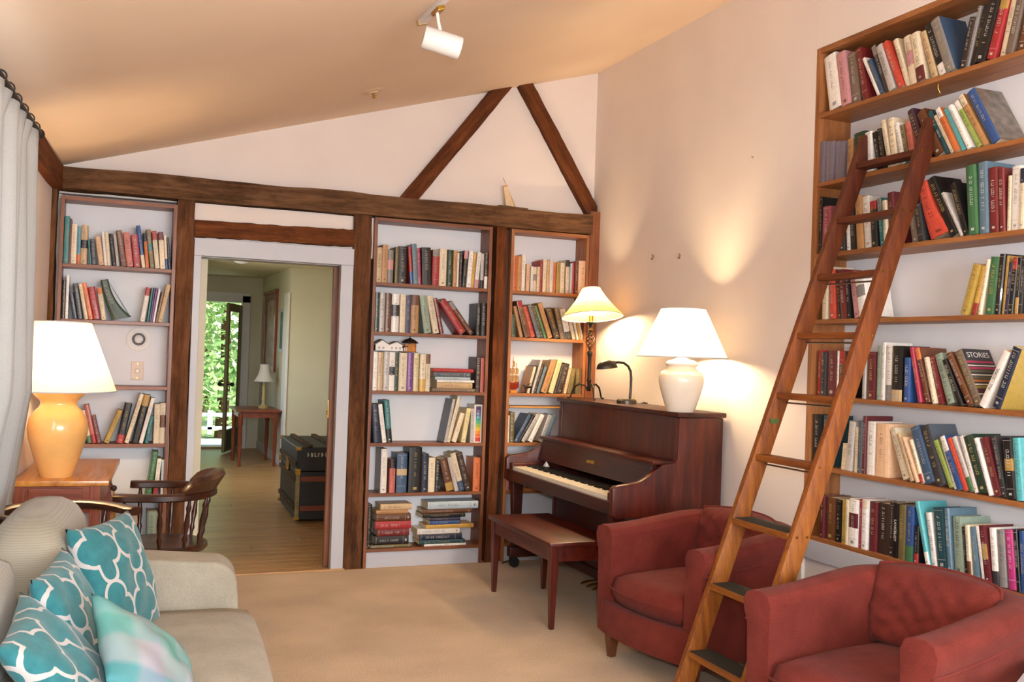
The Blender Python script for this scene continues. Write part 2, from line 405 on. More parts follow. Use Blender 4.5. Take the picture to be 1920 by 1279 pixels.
# doorway -------------------------------------------------------------
d1=thing('door_1','white painted doorway casing with a brown sliding door edge showing on its right','doorway'); d1['kind']='structure'
mb=MB(); mb.box(.475,.520,6.600,6.660,0,2.06)
part('door_casing',mb,TRIM,d1,bevel=.003)
part('door_casing',MB().box(1.424,1.508,6.600,6.660,0,2.06),TRIM,d1,bevel=.003)
part('door_casing',MB().box(.475,1.508,6.595,6.662,2.06,2.172),TRIM,d1,bevel=.003)
for bx_ in ((.47,.512,6.661,6.82,0,2.056),(1.432,1.50,6.661,6.70,0,2.056),(1.432,1.50,6.76,6.82,0,2.056),(.47,1.50,6.661,6.82,2.057,2.118)): part('door_jamb',MB().box(*bx_),TRIM,d1)
sl=part('sliding_door',MB().box(1.398,1.56,6.708,6.748,0.01,2.05),wood('doorwood','Z'),d1,bevel=.002,label='brown wooden edge of the sliding door')
part('latch_plate',MB().box(1.393,1.398,6.716,6.740,1.02,1.14).cyl((1.384,6.728,1.055),(1.398,6.728,1.055),.010),BRASS,sl,bevel=.001)

# hall ----------------------------------------------------------------
fl=struct('floor_hall',MB().box(.5,4.0,6.60,14.75,-.06,-.018),wood('floor','X'),label='wide wooden plank floor of the hall beyond the doorway',cat='floor')
rnd=random.Random(3); y=6.602; k=0; planks={}
while y<14.7:
    w=.135; cut=rnd.uniform(1.0,2.6)
    for a,bb in ((.5,cut),(cut,4.0)):
        mk=(round(bb-a,2))
        o=part('plank',MB().box(a+.0015,bb-.0015,y+.0015,y+w-.0015,-.018,0),wood('floor','X'),fl,bevel=.002,segs=1)
        k+=1
    y+=w
struct('ceiling_hall',MB().box(.4,4.1,6.82,14.9,2.47,2.55),paint('hall_ceiling','#d6cba6',.9,.03,2.0),label='flat cream ceiling of the hall',cat='ceiling')
mb=MB(); mb.box(.48,.58,6.82,9.9,0,2.5); mb.box(.48,.58,12.1,14.75,0,2.5); mb.box(.48,.58,9.9,12.1,0,.85); mb.box(.48,.58,9.9,12.1,2.15,2.5)
struct('wall_hall_left',mb,HALLW,label='cream plaster wall on the left side of the hall',cat='wall')
mb=MB(); mb.box(.48,.90,14.68,14.80,0,2.5); mb.box(1.74,2.2,14.68,14.80,0,2.5); mb.box(.9,1.74,14.68,14.80,2.10,2.5)
struct('wall_hall_end',mb,HALLW,label='far end wall of the hall around the glass door',cat='wall')
struct('wall_hall_side',MB().box(2.03,2.12,12.30,14.72,0,2.5).box(2.12,4.05,12.30,12.40,0,2.5).box(3.95,4.05,6.82,12.30,0,2.5),HALLW,label='cream wall of the hall behind the trunk and side table',cat='wall')
struct('baseboard_hall',MB().box(2.015,2.03,12.28,14.68,0,.11).box(2.015,3.95,12.28,12.30,0,.11),WHITE,label='white baseboard along the hall wall behind the side table',cat='baseboard',bevel=.002)
struct('trim_5',MB().box(2.008,2.032,12.285,12.58,0,2.16),WHITE,label='white corner casing on the hall wall above the trunk',cat='trim',bevel=.003)
w2=thing('added_window','white framed window added out of view in the left wall of the hall','window',(.48,9.9,0)); w2['kind']='structure'  # unseen window added around the opening of the hall fill light
part('window_frame',MB().box(.02,.09,0,.07,.85,2.15).box(.02,.09,1.065,1.135,.85,2.15).box(.02,.09,2.13,2.2,.85,2.15).box(.02,.09,0,2.2,.85,.92).box(.02,.09,0,2.2,2.08,2.15),TRIM,w2,bevel=.004)
part('window_sill',MB().box(.0,.14,-.05,2.25,.82,.85),TRIM,w2,bevel=.004)
# far door frame and leaf
d2=thing('door_2','open glazed garden door with dark knob at the far end of the hall','door',(1.735,14.64,0),R(0)); d2['kind']='structure'
part('door_casing',MB().box(.005,.12,-.02,.04,0,2.20).box(-.92,.12,-.02,.04,2.10,2.24).box(-.93,-.835,-.02,.04,0,2.20),WHITE,d2,bevel=.004)
part('threshold',MB().box(-.835,.0,-.02,.16,0,.03),wood('floor','X'),d2,bevel=.003)
lf=part('door_leaf',MB().box(0,.095,-.02,.02,.02,2.06).box(.70,.79,-.02,.02,.02,2.06).box(.095,.70,-.02,.02,1.95,2.06).box(.095,.70,-.02,.02,.02,.32),paint('olive_door','#857a50',.5,.08,8),d2,bevel=.003)
lf.rotation_euler=(0,0,R(180+70)); 
part('kick_panel',MB().box(.10,.695,-.026,.026,.06,.30),paint('kick_panel','#3d4526',.5,.1),lf)
m_glass,nt,b=new_mat('window_glass'); b.inputs['Transmission Weight'].default_value=1.0; b.inputs['Roughness'].default_value=0.0; b.inputs['IOR'].default_value=1.12
gn=N(nt,'ShaderNodeTexNoise',Scale=1.5); nt.links.new(coords(nt),gn.inputs['Vector']); nt.links.new(ramp(nt,gn.outputs[0],[(0,(.93,.97,.94,1)),(1,(.97,1,.98,1))]),b.inputs['Base Color'])
part('glass_pane',MB().box(.093,.702,-.004,.004,.318,1.952),m_glass,lf)
kn=MB(); kn.cyl((.745,-.075,.95),(.745,.075,.95),.012,seg=10); kn.sphere((.745,-.085,.95),.03); kn.sphere((.745,.085,.95),.03)
part('knob',kn,BLACK,lf,smooth=50)
for z in (.35,1.05,1.85): part('hinge',MB().box(-.012,.012,-.03,.012,z-.06,z+.06),BLACK,lf)
part('closer',MB().box(.02,.35,-.07,-.03,1.99,2.045),BLACK,lf,bevel=.005)
# ================================================================== BOOKCASES
ZB=[1.96,1.62,1.215,.855,.51,.13]
ZR=[2.80,2.44,2.07,1.73,1.34,.98,.62]
def back_case(label,xl,xr,zs,w='pine',top=2.372,plinth=True):
    o=thing('bookcase',label,'bookcase',(xl,6.61,0)); L=xr-xl; wz=wood(w,'Z'); wx=wood(w,'X')
    part('side_panel',MB().box(0,.022,0,.19,0,top),wz,o,bevel=.0015); part('side_panel',MB().box(L-.022,L,0,.19,0,top),wz,o,bevel=.0015)
    part('top_panel',MB().box(.0225,L-.0225,0,.19,top-.024,top),wx,o,bevel=.0015)
    part('back_panel',MB().box(0,L,.191,.199,0,top),SHELFBACK,o)
    for z in zs: part('shelf',MB().box(.0225,L-.0225,.001,.19,z-.022,z),wx,o,bevel=.0015)
    if plinth: part('plinth',MB().box(.0225,L-.0225,.012,.03,0.0,.107),TRIM,o,bevel=.001)
    return o
caseL=back_case('narrow built-in bookcase between the corner post and the doorway',-.310,.366,ZB,'pine_dark')
caseM=back_case('tall built-in bookcase right of the doorway filled with books',1.648,2.512,ZB,'pine_dark',2.404)
caseU=back_case('built-in bookcase behind the piano beside the corner',2.660,3.287,ZB,'pine',2.404)
# large bookcase in the right wall
caseR=thing('bookcase','large built-in bookcase in the right wall behind the ladder','bookcase',(W,4.18,0))
wy=wood('pine','Y'); wz=wood('pine','Z')
part('side_panel',MB().box(0,.21,-.03,0,.598,3.145),wz,caseR,bevel=.0015)
part('side_panel',MB().box(0,.21,-2.28,-2.25,.598,3.145),wz,caseR,bevel=.0015)
part('top_panel',MB().box(0,.21,-2.249,-.0305,3.118,3.145),wy,caseR,bevel=.0015)
part('back_panel',MB().box(.2105,.2185,-2.28,0,.598,3.145),SHELFBACK,caseR)
for z in ZR: part('shelf',MB().box(.0005,.21,-2.249,-.0305,z-.022,z),wy,caseR,bevel=.0015)
for z in (2.44,1.73): 
    pass

# ================================================================== PIANO
P=thing('upright_piano','dark mahogany upright piano against the right wall under the lamps','piano',(3.33,4.87,0))
mh=wood('mahogany','Y'); mhz=wood('mahogany_lit','Z'); Lp=1.63
def prof_side():
    pts=[(0,.06),(0,1.165),(-.295,1.165),(-.300,.93),(-.315,.905),(-.375,.900)]
    for t in range(9):   # sweeping cheek curve
        a=t/8; pts.append((-.40-.185*a-.02*math.sin(math.pi*a), .895-.10*(a**1.2)-.035*math.sin(math.pi*a)))
    pts+=[(-.690,.780),(-.712,.765),(-.712,.615),(-.690,.600),(-.35,.600),(-.33,.56),(-.33,.10),(-.30,.06)]
    return pts
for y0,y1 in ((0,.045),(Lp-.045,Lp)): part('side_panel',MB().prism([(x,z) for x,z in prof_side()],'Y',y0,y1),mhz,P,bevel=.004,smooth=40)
part('lid',MB().box(-.315,.012,-.015,Lp+.015,1.168,1.196),mh,P,bevel=.006,smooth=40)
part('back_frame',MB().box(-.07,-.01,.046,Lp-.046,.10,1.165),mh,P)
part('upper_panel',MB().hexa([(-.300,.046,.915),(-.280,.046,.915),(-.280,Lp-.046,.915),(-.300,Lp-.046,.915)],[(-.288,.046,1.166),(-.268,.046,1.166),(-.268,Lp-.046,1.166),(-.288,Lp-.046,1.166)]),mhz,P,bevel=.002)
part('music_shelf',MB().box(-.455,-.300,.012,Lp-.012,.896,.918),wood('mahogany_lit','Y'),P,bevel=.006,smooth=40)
fb=part('fallboard',MB().hexa([(-.475,.046,.755),(-.445,.046,.755),(-.445,Lp-.046,.755),(-.475,Lp-.046,.755)],[(-.440,.046,.896),(-.41,.046,.896),(-.41,Lp-.046,.896),(-.440,Lp-.046,.896)]),mh,P,bevel=.002)
mb=MB(); rr=random.Random(5)
for i in range(7): mb.box(0,.001,.70+i*.016,.709+i*.016+rr.uniform(0,.003),0,.016+rr.uniform(0,.006))
dc=part('maker_decal',mb,BRASS,fb,kind='stuff'); dc.matrix_local=Matrix.Translation((-.4795,0.0,.82))@Matrix.Rotation(R(14),4,'Y')
part('key_bed',MB().box(-.690,-.32,.046,Lp-.046,.605,.650),mh,P,bevel=.004)
part('key_slip',MB().box(-.712,-.690,.046,Lp-.046,.612,.690),mh,P,bevel=.005)
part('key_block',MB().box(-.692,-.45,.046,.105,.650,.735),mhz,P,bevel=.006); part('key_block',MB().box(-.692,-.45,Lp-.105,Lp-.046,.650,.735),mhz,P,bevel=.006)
IVORY=paint('ivory','#f6efdc',.3,.03,30); EBONY=paint('ebony','#0e0b0a',.3,.05,30)
nk=52; y0=.110; kw=(Lp-.22)/nk; mb=MB(); mbk=MB()
for i in range(nk):
    mb.box(-.688,-.478,y0+i*kw+.0007,y0+(i+1)*kw-.0007,.655,.712)
    if (i%7) in (0,1,3,4,5) and i<nk-1: mbk.hexa([(-.595,y0+(i+1)*kw-.006,.712),(-.478,y0+(i+1)*kw-.006,.712),(-.478,y0+(i+1)*kw+.006,.712),(-.595,y0+(i+1)*kw+.006,.712)],[(-.585,y0+(i+1)*kw-.0045,.724),(-.478,y0+(i+1)*kw-.0045,.724),(-.478,y0+(i+1)*kw+.0045,.724),(-.585,y0+(i+1)*kw+.0045,.724)])
part('white_keys',mb,IVORY,P,label='row of ivory white keys',kind='stuff'); part('black_keys',mbk,EBONY,P,label='row of black keys',kind='stuff')
part('lower_panel',MB().box(-.325,-.305,.046,Lp-.046,.11,.600),mh,P,bevel=.003)
part('bottom_rail',MB().box(-.34,-.01,.046,Lp-.046,.05,.11),mh,P,bevel=.003)
for y in (.05,Lp-.11):
    lg=part('leg',MB().hexa([(-.665,y+.008,.15),(-.615,y+.008,.15),(-.615,y+.052,.15),(-.665,y+.052,.15)],[(-.685,y,.605),(-.605,y,.605),(-.605,y+.06,.605),(-.685,y+.06,.605)]),mh,P,bevel=.004)
    part('toe_block',MB().box(-.690,-.30,y-.004,y+.064,.075,.15),mh,P,bevel=.010,smooth=40)
    cs=MB(); cs.cyl((-.645,y+.018,.036),(-.645,y+.046,.036),.036,seg=18); cs.box(-.660,-.630,y+.012,y+.052,.05,.08)
    part('caster',cs,BLACK,P,smooth=40)
for y in (.62,.70,.78):
    pd=MB(); pd.tube([(-.32,y,.075),(-.40,y,.072),(-.47,y,.062),(-.50,y,.052)],[.008,.011,.016,.012],10,flat=.5)
    part('pedal',pd,BRASS,P,smooth=60)
part('pedal_plate',MB().box(-.342,-.338,.57,.83,.055,.105),BRASS,P)
# small white metronome-like clip standing on the keys' far end
cl=thing('folded_card','tiny white folded card standing at the far end of the piano keys','card',(2.84,6.27,.7135))
part('card',MB().add([(-.022,-.02,0),(.022,-.02,0),(0,-.004,.045),(-.022,.02,0),(.022,.02,0),(0,.004,.045),(-.022,-.018,0),(.022,-.018,0),(0,-.002,.045),(-.022,.018,0),(.022,.018,0),(0,.002,.045)],[(0,1,2),(5,4,3),(6,8,7),(9,10,11),(0,2,8,6),(1,7,8,2),(3,9,11,5),(4,5,11,10),(0,6,7,1),(3,4,10,9)]),WHITE,cl)

# piano bench
Bn=thing('piano_bench','dark reddish wooden piano bench with tapered legs in front of the piano','bench',(2.455,5.355,0),R(0))
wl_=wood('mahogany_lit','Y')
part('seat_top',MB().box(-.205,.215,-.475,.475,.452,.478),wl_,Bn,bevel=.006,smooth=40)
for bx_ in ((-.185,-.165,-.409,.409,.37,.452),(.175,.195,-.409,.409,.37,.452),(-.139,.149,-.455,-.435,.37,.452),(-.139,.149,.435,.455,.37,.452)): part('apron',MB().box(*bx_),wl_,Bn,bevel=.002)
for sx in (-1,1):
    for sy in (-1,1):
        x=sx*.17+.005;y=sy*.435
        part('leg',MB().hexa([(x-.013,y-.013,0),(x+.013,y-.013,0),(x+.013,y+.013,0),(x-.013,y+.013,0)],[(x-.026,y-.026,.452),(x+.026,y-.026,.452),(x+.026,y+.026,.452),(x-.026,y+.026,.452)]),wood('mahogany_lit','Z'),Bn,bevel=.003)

# ================================================================== ARMCHAIRS
RED=fabric('brick_red_fabric','#5a201a','#732f27',300,.5,1.0,.04,9.0)
def u_path(n=48):
    """centre line of the tub shell in local x (0=front .. back) and y, as points with outward normals"""
    pts=[]; hw=.318; xb=.70; r=.20; L1=xb-r
    segs=[]
    for i in range(13): pts.append((0.005+(L1-.005)*i/12,hw,0,1))
    for i in range(1,11):
        a=math.pi/2*i/10; pts.append((L1+r*math.sin(a),hw-r+r*math.cos(a),math.sin(a),math.cos(a)))
    for i in range(1,9): pts.append((xb,(hw-r)-2*(hw-r)*i/8,1,0))
    for i in range(1,11):
        a=math.pi/2*i/10; pts.append((L1+r*math.cos(a),-(hw-r)-r*math.sin(a),math.cos(a),-math.sin(a)))
    for i in range(1,13): pts.append((L1-(L1-.005)*i/12,-hw,0,-1))
    return pts
def make_armchair(label,loc,rz):
    A=thing('armchair',label,'armchair',loc,rz,'brick red armchairs')
    P_=u_path(); sec=[(-.055,.13),(-.055,.30),(-.057,.45),(-.062,-.09),(-.066,-.045),(-.050,-.012),(-.018,0),(.024,0),(.056,-.014),(.070,-.045),(.066,-.085),(.056,-.108),(.052,-.125),(.052,.30),(.050,.13)]
    vs=[];fs=[];n=len(sec)
    for i,(x,y,nx,ny) in enumerate(P_):
        t=max(0,min(1,(x-.0)/.70)); top=.655+.055*t*t*(3-2*t)
        for (o,z) in sec:
            zz = z if z>0.05 else top+z
            if o==-.018 or o==.024: zz=top
            flare=.02*(1-t)*(1 if ny>0 else -1)*(zz/.65)
            vs.append((x+nx*o, y+ny*o+flare, zz))
    m=len(P_)
    for i in range(m-1):
        for k in range(n): fs.append((i*n+k,i*n+(k+1)%n,(i+1)*n+(k+1)%n,(i+1)*n+k))
    fs+=[tuple(range(n-1,-1,-1)),tuple((m-1)*n+k for k in range(n))]
    part('tub_shell',MB().add(vs,fs),RED,A,bevel=.004,smooth=50)
    # piping under the roll outside
    pp=[]
    for i,(x,y,nx,ny) in enumerate(P_):
        t=max(0,min(1,x/.70)); top=.655+.055*t*t*(3-2*t); fl_=.02*(1-t)*(1 if ny>0 else -1)*(top/.65)
        pp.append((x+nx*.054,y+ny*.054+fl_,top-.112))
    part('piping',MB().tube(pp,.005,6),RED,A,smooth=60)
    # bowed front rail
    poly=[]
    for i in range(15): 
        a=-1+2*i/14; poly.append((-.006-.045*(1-a*a),a*.335))
    for i in range(15):
        a=1-2*i/14; poly.append((.06,a*.26))
    rail=[]
    vs=[];fs=[];n=len(poly)
    for z in (.13,.20,.285): vs+=[(x,y,z) for x,y in poly]
    for j in range(2):
        for k in range(n): fs.append((j*n+k,j*n+(k+1)%n,(j+1)*n+(k+1)%n,(j+1)*n+k))
    fs+=[tuple(range(n-1,-1,-1)),tuple(2*n+k for k in range(n))]
    part('front_rail',MB().add(vs,fs),RED,A,bevel=.004,smooth=50)
    part('seat_deck',MB().box(.03,.66,-.27,.27,.15,.275),RED,A)
    # seat cushion: bowed front, domed top
    vs=[];fs=[];nx_,ny_=22,22
    def cush(u,v,top):
        x=u*.66; y=(v-.5)*.515
        bow=-.045*(1-(2*v-1)**2)*(1-u)**2
        e=min(u,1-u,v,1-v); ed=min(1,e/.10); dome=.035*math.sin(math.pi*u)**.6*math.sin(math.pi*v)**.6
        z=(.360+.060*math.sqrt(max(0,1-(1-ed)**2))+dome) if top else (.355-.075*math.sqrt(max(0,1-(1-ed)**2)))
        return (x+bow-.008,y,z)
    for s_ in (1,0):
        for i in range(nx_+1):
            for j in range(ny_+1): vs.append(cush(i/nx_,j/ny_,s_))
    q=(nx_+1)*(ny_+1)
    for s_ in (0,1):
        for i in range(nx_):
            for j in range(ny_):
                a=s_*q+i*(ny_+1)+j; fs.append((a,a+1,a+ny_+2,a+ny_+1) if s_ else (a,a+ny_+1,a+ny_+2,a+1))
    bd=[i*(ny_+1) for i in range(nx_+1)]+[nx_*(ny_+1)+j for j in range(1,ny_+1)]+[i*(ny_+1)+ny_ for i in range(nx_-1,-1,-1)]+[j for j in range(ny_-1,0,-1)]
    for a,b_ in zip(bd,bd[1:]+bd[:1]): fs.append((a,b_,b_+q,a+q))
    sc_=part('seat_cushion',MB().add(vs,fs),RED,A,smooth=70)
    front=[cush(0,j/ny_,1) for j in range(ny_+1)]
    part('welt',MB().tube([(x-.002,y,z+.004) for x,y,z in front],.0055,6),RED,sc_,smooth=60)
    # back cushion: puffed, wrinkled, leaning on the back
    rnd=random.Random(len(label)); vs=[];fs=[];nu,nv=34,26
    def bc(u,v,front):
        a=2*u-1; c=2*v-1
        pin=(1-abs(a)**5)**.5*(1-abs(c)**5)**.5 if abs(a)<1 and abs(c)<1 else 0
        th=(.085 if front else .045)*pin
        wr=0
        if front: wr=(.0035*math.sin(7*a+9*c+3*math.sin(4*c+a))+.0028*math.sin(13*a-11*c+3*math.sin(3*a))+.0022*math.sin(23*a+17*c+2*math.sin(6*c)))*pin*(1+.6*max(0,a))
        y=a*(.262-.012*c*c)
        z=.425+v*.305+.018*(1-a*a)*max(0,c)
        xb=.590+.045*v
        xb-= .045*a**4
        return (xb-(th+wr) if front else xb+th*.6, y, z)
    for s_ in (1,0):
        for i in range(nu+1):
            for j in range(nv+1): vs.append(bc(i/nu,j/nv,s_))
    q=(nu+1)*(nv+1)
    for s_ in (0,1):
        for i in range(nu):
            for j in range(nv):
                a=s_*q+i*(nv+1)+j; fs.append((a,a+1,a+nv+2,a+nv+1) if s_==0 else (a,a+nv+1,a+nv+2,a+1))
    bc_=part('back_cushion',MB().add(vs,fs),RED,A,smooth=70,weld=True)
    edge=[bc(0,j/nv,1) for j in range(nv+1)]+[bc(i/nu,1,1) for i in range(1,nu+1)]+[bc(1,1-j/nv,1) for j in range(1,nv+1)]
    part('welt',MB().tube(edge,.006,6),RED,bc_,smooth=60)
    for x,y in ((.045,.30),(.045,-.30),(.66,.22),(.66,-.22)):
        part('leg',MB().hexa([(x-.016,y-.016,0),(x+.016,y-.016,0),(x+.016,y+.016,0),(x-.016,y+.016,0)],[(x-.030,y-.030,.14),(x+.030,y-.030,.14),(x+.030,y+.030,.14),(x-.030,y+.030,.14)]),wood('leg','Z'),A,bevel=.003)
    return A
make_armchair('brick red tub armchair standing between the piano and the ladder',(2.385,4.09,0),R(9))
make_armchair('brick red tub armchair in the right foreground in front of the bookcase',(2.30,2.70,0),R(10))

# ================================================================== LADDER
Ld=thing('library_ladder','tall varnished oak library ladder leaning on the right bookcase','ladder',(2.26,3.40,0))
def lp(z,yo):  # front edge of the ladder at height z; yo = -1 near rail .. +1 far rail
    x=2.356+.4237*(z-.25); t=z/2.6
    yc=3.438+.066*z; hw=.185+.008*math.sin(math.pi*t)
    return Vector((x-2.26,yc+yo*hw-3.40,z))
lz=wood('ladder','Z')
# wood colour is deep red-brown near the top and golden towards the feet
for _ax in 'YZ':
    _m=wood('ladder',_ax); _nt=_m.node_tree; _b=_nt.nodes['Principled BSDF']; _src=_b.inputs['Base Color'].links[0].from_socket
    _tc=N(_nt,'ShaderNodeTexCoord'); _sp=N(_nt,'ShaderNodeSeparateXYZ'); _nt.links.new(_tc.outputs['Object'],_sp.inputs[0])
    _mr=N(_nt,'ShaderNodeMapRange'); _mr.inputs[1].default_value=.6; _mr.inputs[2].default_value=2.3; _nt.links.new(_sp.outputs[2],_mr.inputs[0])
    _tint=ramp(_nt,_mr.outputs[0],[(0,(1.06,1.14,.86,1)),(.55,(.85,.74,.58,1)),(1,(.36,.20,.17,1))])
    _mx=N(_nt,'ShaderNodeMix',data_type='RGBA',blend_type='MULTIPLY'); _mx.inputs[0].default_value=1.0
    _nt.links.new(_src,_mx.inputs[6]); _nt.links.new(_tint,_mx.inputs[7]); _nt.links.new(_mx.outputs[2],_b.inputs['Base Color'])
for s in (-1,1):
    mb=MB(); vs=[];ns=12
    zs=[0.004+2.62*i/ns for i in range(ns+1)]
    for z in zs:
        p=lp(z,s); o=.014*s; dp=.085
        for (dx,dy) in ((-.006,-.016),(dp,-.016),(dp,.016),(-.006,.016)): vs.append((p.x+dx,p.y+o*1.0+dy+s*.004,z))
    fs=[(i*4+k,i*4+(k+1)%4,(i+1)*4+(k+1)%4,(i+1)*4+k) for i in range(ns) for k in range(4)]+[(3,2,1,0),tuple(ns*4+k for k in range(4))]
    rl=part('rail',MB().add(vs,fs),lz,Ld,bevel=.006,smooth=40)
    rv=MB()
    for k in range(9):
        z=.25+.2785*k
        for dx in (.015,.065):
            p=lp(z-.012,s); rv.cyl((p.x+dx,p.y+s*.030,z-.012),(p.x+dx,p.y+s*.0375,z-.012),.0055,seg=10)
    part('rivets',rv,BRASS,rl,kind='stuff',label='small brass rivets on the rail')
    # top hook bracket
p=lp(1.24,1); part('maker_plate',MB().box(p.x+.012,p.x+.055,p.y-.0065,p.y-.005,1.225,1.245),paint('green_plate','#3f5a2c',.4,.1),Ld,label='small green maker plate')
RUB=paint('black_rubber','#22251f',.8,.2,80,.4,200)
for k in range(9):
    z=.25+.2785*k; a=lp(z,-1); c=lp(z,1); st=k<3
    dx0,dx1=(-.012,.100) if st else (.000,.075)
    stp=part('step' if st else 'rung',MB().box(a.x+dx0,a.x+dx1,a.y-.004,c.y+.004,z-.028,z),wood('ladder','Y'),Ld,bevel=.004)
    if st: part('tread_pad',MB().box(a.x+dx0+.006,a.x+dx1-.004,a.y+.010,c.y-.012,z,z+.003),RUB,stp)
    elif k<7: part('tie_rod',MB().cyl((a.x+.05,a.y,z-.045),(a.x+.05,c.y,z-.045),.004,seg=8),STEEL,stp)

# ================================================================== SOFA
LIN=fabric('oatmeal_linen','#8b8475','#a59e8e',240,.5,1.0,.1,6.0)
m_rib,nt,b=new_mat('oatmeal_ribbed')
co=coords(nt); wv=N(nt,'ShaderNodeTexWave',Scale=40.0,Distortion=2.0,Detail=2.0); wv.bands_direction='Z'; wv.inputs['Detail Scale'].default_value=2.0
nt.links.new(co,wv.inputs['Vector'])
nt.links.new(ramp(nt,wv.outputs['Fac'],[(0.0,rgba('#8f8878')),(0.3,rgba('#989181')),(1,rgba('#9b9484'))]),b.inputs['Base Color'])
b.inputs['Roughness'].default_value=1.0; b.inputs['Sheen Weight'].default_value=.2; b.inputs['Specular IOR Level'].default_value=.2
bump(nt,b,wv.outputs['Fac'],.10,.004)
So=thing('sofa','oatmeal upholstered sofa along the left side below the curtain','sofa',(-.015,3.0,0),R(-3.5))
# local: x across (back -.38 .. front .52), y along (-1.45 .. 1.40)
def rslab(x0,x1,y0,y1,z0,z1,r=.04,puff=.0,nx=14,ny=20):
    """rounded upholstered block with slightly puffed faces"""
    mb=MB(); mb.box(x0,x1,y0,y1,z0,z1); me=mesh_of(mb,'c')
    bm=bmesh.new(); bm.from_mesh(me); bmesh.ops.subdivide_edges(bm,edges=bm.edges,cuts=5,use_grid_fill=True)
    cx,cy,cz=(x0+x1)/2,(y0+y1)/2,(z0+z1)/2; hx,hy,hz=(x1-x0)/2,(y1-y0)/2,(z1-z0)/2
    for v in bm.verts:
        q=[(v.co.x-cx),(v.co.y-cy),(v.co.z-cz)]; h=[hx,hy,hz]; 
        d=[max(0,abs(q[i])-(h[i]-r)) for i in range(3)]; l=math.sqrt(sum(e*e for e in d))
        if l>r:
            for i in range(3):
                if d[i]>0: q[i]=math.copysign((h[i]-r)+d[i]*r/l,q[i])
        u,w_,t=q[0]/hx,q[1]/hy,q[2]/hz
        q[2]+=puff*(1-u*u)*(1-w_*w_)*t; q[0]+=puff*.6*(1-t*t)*(1-w_*w_)*u
        v.co=(cx+q[0],cy+q[1],cz+q[2])
    me2=bpy.data.meshes.new('c'); bm.to_mesh(me2); bm.free()
    for p_ in me2.polygons: p_.use_smooth=True
    me2.set_sharp_from_angle(angle=R(60)); return me2
part('base',None,LIN,So,me=rslab(-.36,.44,-1.45,1.36,.08,.30,.03))
for y0,y1 in ((-1.22,.02),(.025,1.165)): 
    part('seat_cushion',None,LIN,So,me=rslab(-.15,.525,y0,y1,.29,.452,.06,.02))
mb=MB()
def arm_prof(): 
    pts=[]
    for i in range(9):
        a=math.pi*.5*i/8; pts.append((.36+.10*math.sin(a),.615-.10+.10*math.cos(a)))
    return [(-.36,.08),(-.36,.66),(-.30,.655),(.10,.635)]+pts+[(.47,.40),(.475,.10),(.47,.08)]
part('arm',MB().prism(arm_prof(),'Y',1.17,1.385),LIN,So,bevel=.02,segs=4,smooth=50)
part('arm',MB().prism(arm_prof(),'Y',-1.46,-1.24),LIN,So,bevel=.02,segs=4,smooth=50)
bp=[(-.425,.10),(-.44,.66),(-.432,.74),(-.42,.775),(-.37,.785),(-.325,.77),(-.29,.70),(-.265,.60),(-.255,.42),(-.255,.10)]
part('back',MB().prism(bp,'Y',-1.45,1.40),LIN,So,bevel=.02,segs=4,smooth=60)
part('back_cushion',None,m_rib,So,me=rslab(-.40,-.125,.60,1.395,.44,.868,.11,.02))
part('back_cushion',None,m_rib,So,me=rslab(-.425,-.26,-.42,.59,.44,.80,.08,.02))
part('back_cushion',None,m_rib,So,me=rslab(-.425,-.26,-1.23,-.43,.44,.80,.08,.02))
for x in (-.30,.38):
    for y in (-1.38,1.28): part('foot',MB().cyl((x,y,0),(x,y,.085),.022,.03,seg=14),wood('leg','Z'),So)

# cushions --------------------------------------------------------------
def trellis_mat():
    m,nt,b=new_mat('teal_trellis'); L=nt.links
    tc=N(nt,'ShaderNodeTexCoord'); sep=N(nt,'ShaderNodeSeparateXYZ'); L.new(tc.outputs['UV'],sep.inputs[0])
    def M_(op,a,b_=None,c=None):
        n=N(nt,'ShaderNodeMath',operation=op)
        for i,v in enumerate((a,b_,c)):
            if v is None: continue
            if isinstance(v,(int,float)): n.inputs[i].default_value=v
            else: L.new(v,n.inputs[i])
        return n.outputs[0]
    S=2.5
    u=M_('MULTIPLY',sep.outputs[0],S); v=M_('MULTIPLY',sep.outputs[1],S*.78)
    fu=M_('SUBTRACT',M_('FRACT',u),.5); fv=M_('SUBTRACT',M_('FRACT',v),.5)
    au=M_('ABSOLUTE',fu); av=M_('ABSOLUTE',fv)
    def dist(cx,cy,r): 
        dx=M_('SUBTRACT',au,cx); dy=M_('SUBTRACT',av,cy)
        return M_('SUBTRACT',M_('SQRT',M_('ADD',M_('MULTIPLY',dx,dx),M_('MULTIPLY',dy,dy))),r)
    d=M_('MINIMUM',dist(.27,0,.235),dist(0,.27,.235))
    sq=M_('SUBTRACT',M_('MAXIMUM',au,av),.245)
    d=M_('MINIMUM',d,sq)
    line=M_('LESS_THAN',M_('ABSOLUTE',d),.030)
    n=N(nt,'ShaderNodeTexNoise',Scale=30.0,Detail=3.0); L.new(coords(nt),n.inputs['Vector'])
    teal=ramp(nt,n.outputs[0],[(0.3,rgba('#20656d')),(0.7,rgba('#2c767d'))])
    mx=N(nt,'ShaderNodeMix',data_type='RGBA'); L.new(line,mx.inputs[0]); L.new(teal,mx.inputs[6]); mx.inputs[7].default_value=rgba('#b4afad')
    L.new(mx.outputs[2],b.inputs['Base Color']); b.inputs['Roughness'].default_value=.9; b.inputs['Sheen Weight'].default_value=.2
    n2=N(nt,'ShaderNodeTexNoise',Scale=320.0); L.new(coords(nt),n2.inputs['Vector']); bump(nt,b,n2.outputs[0],.3,.002)
    return m
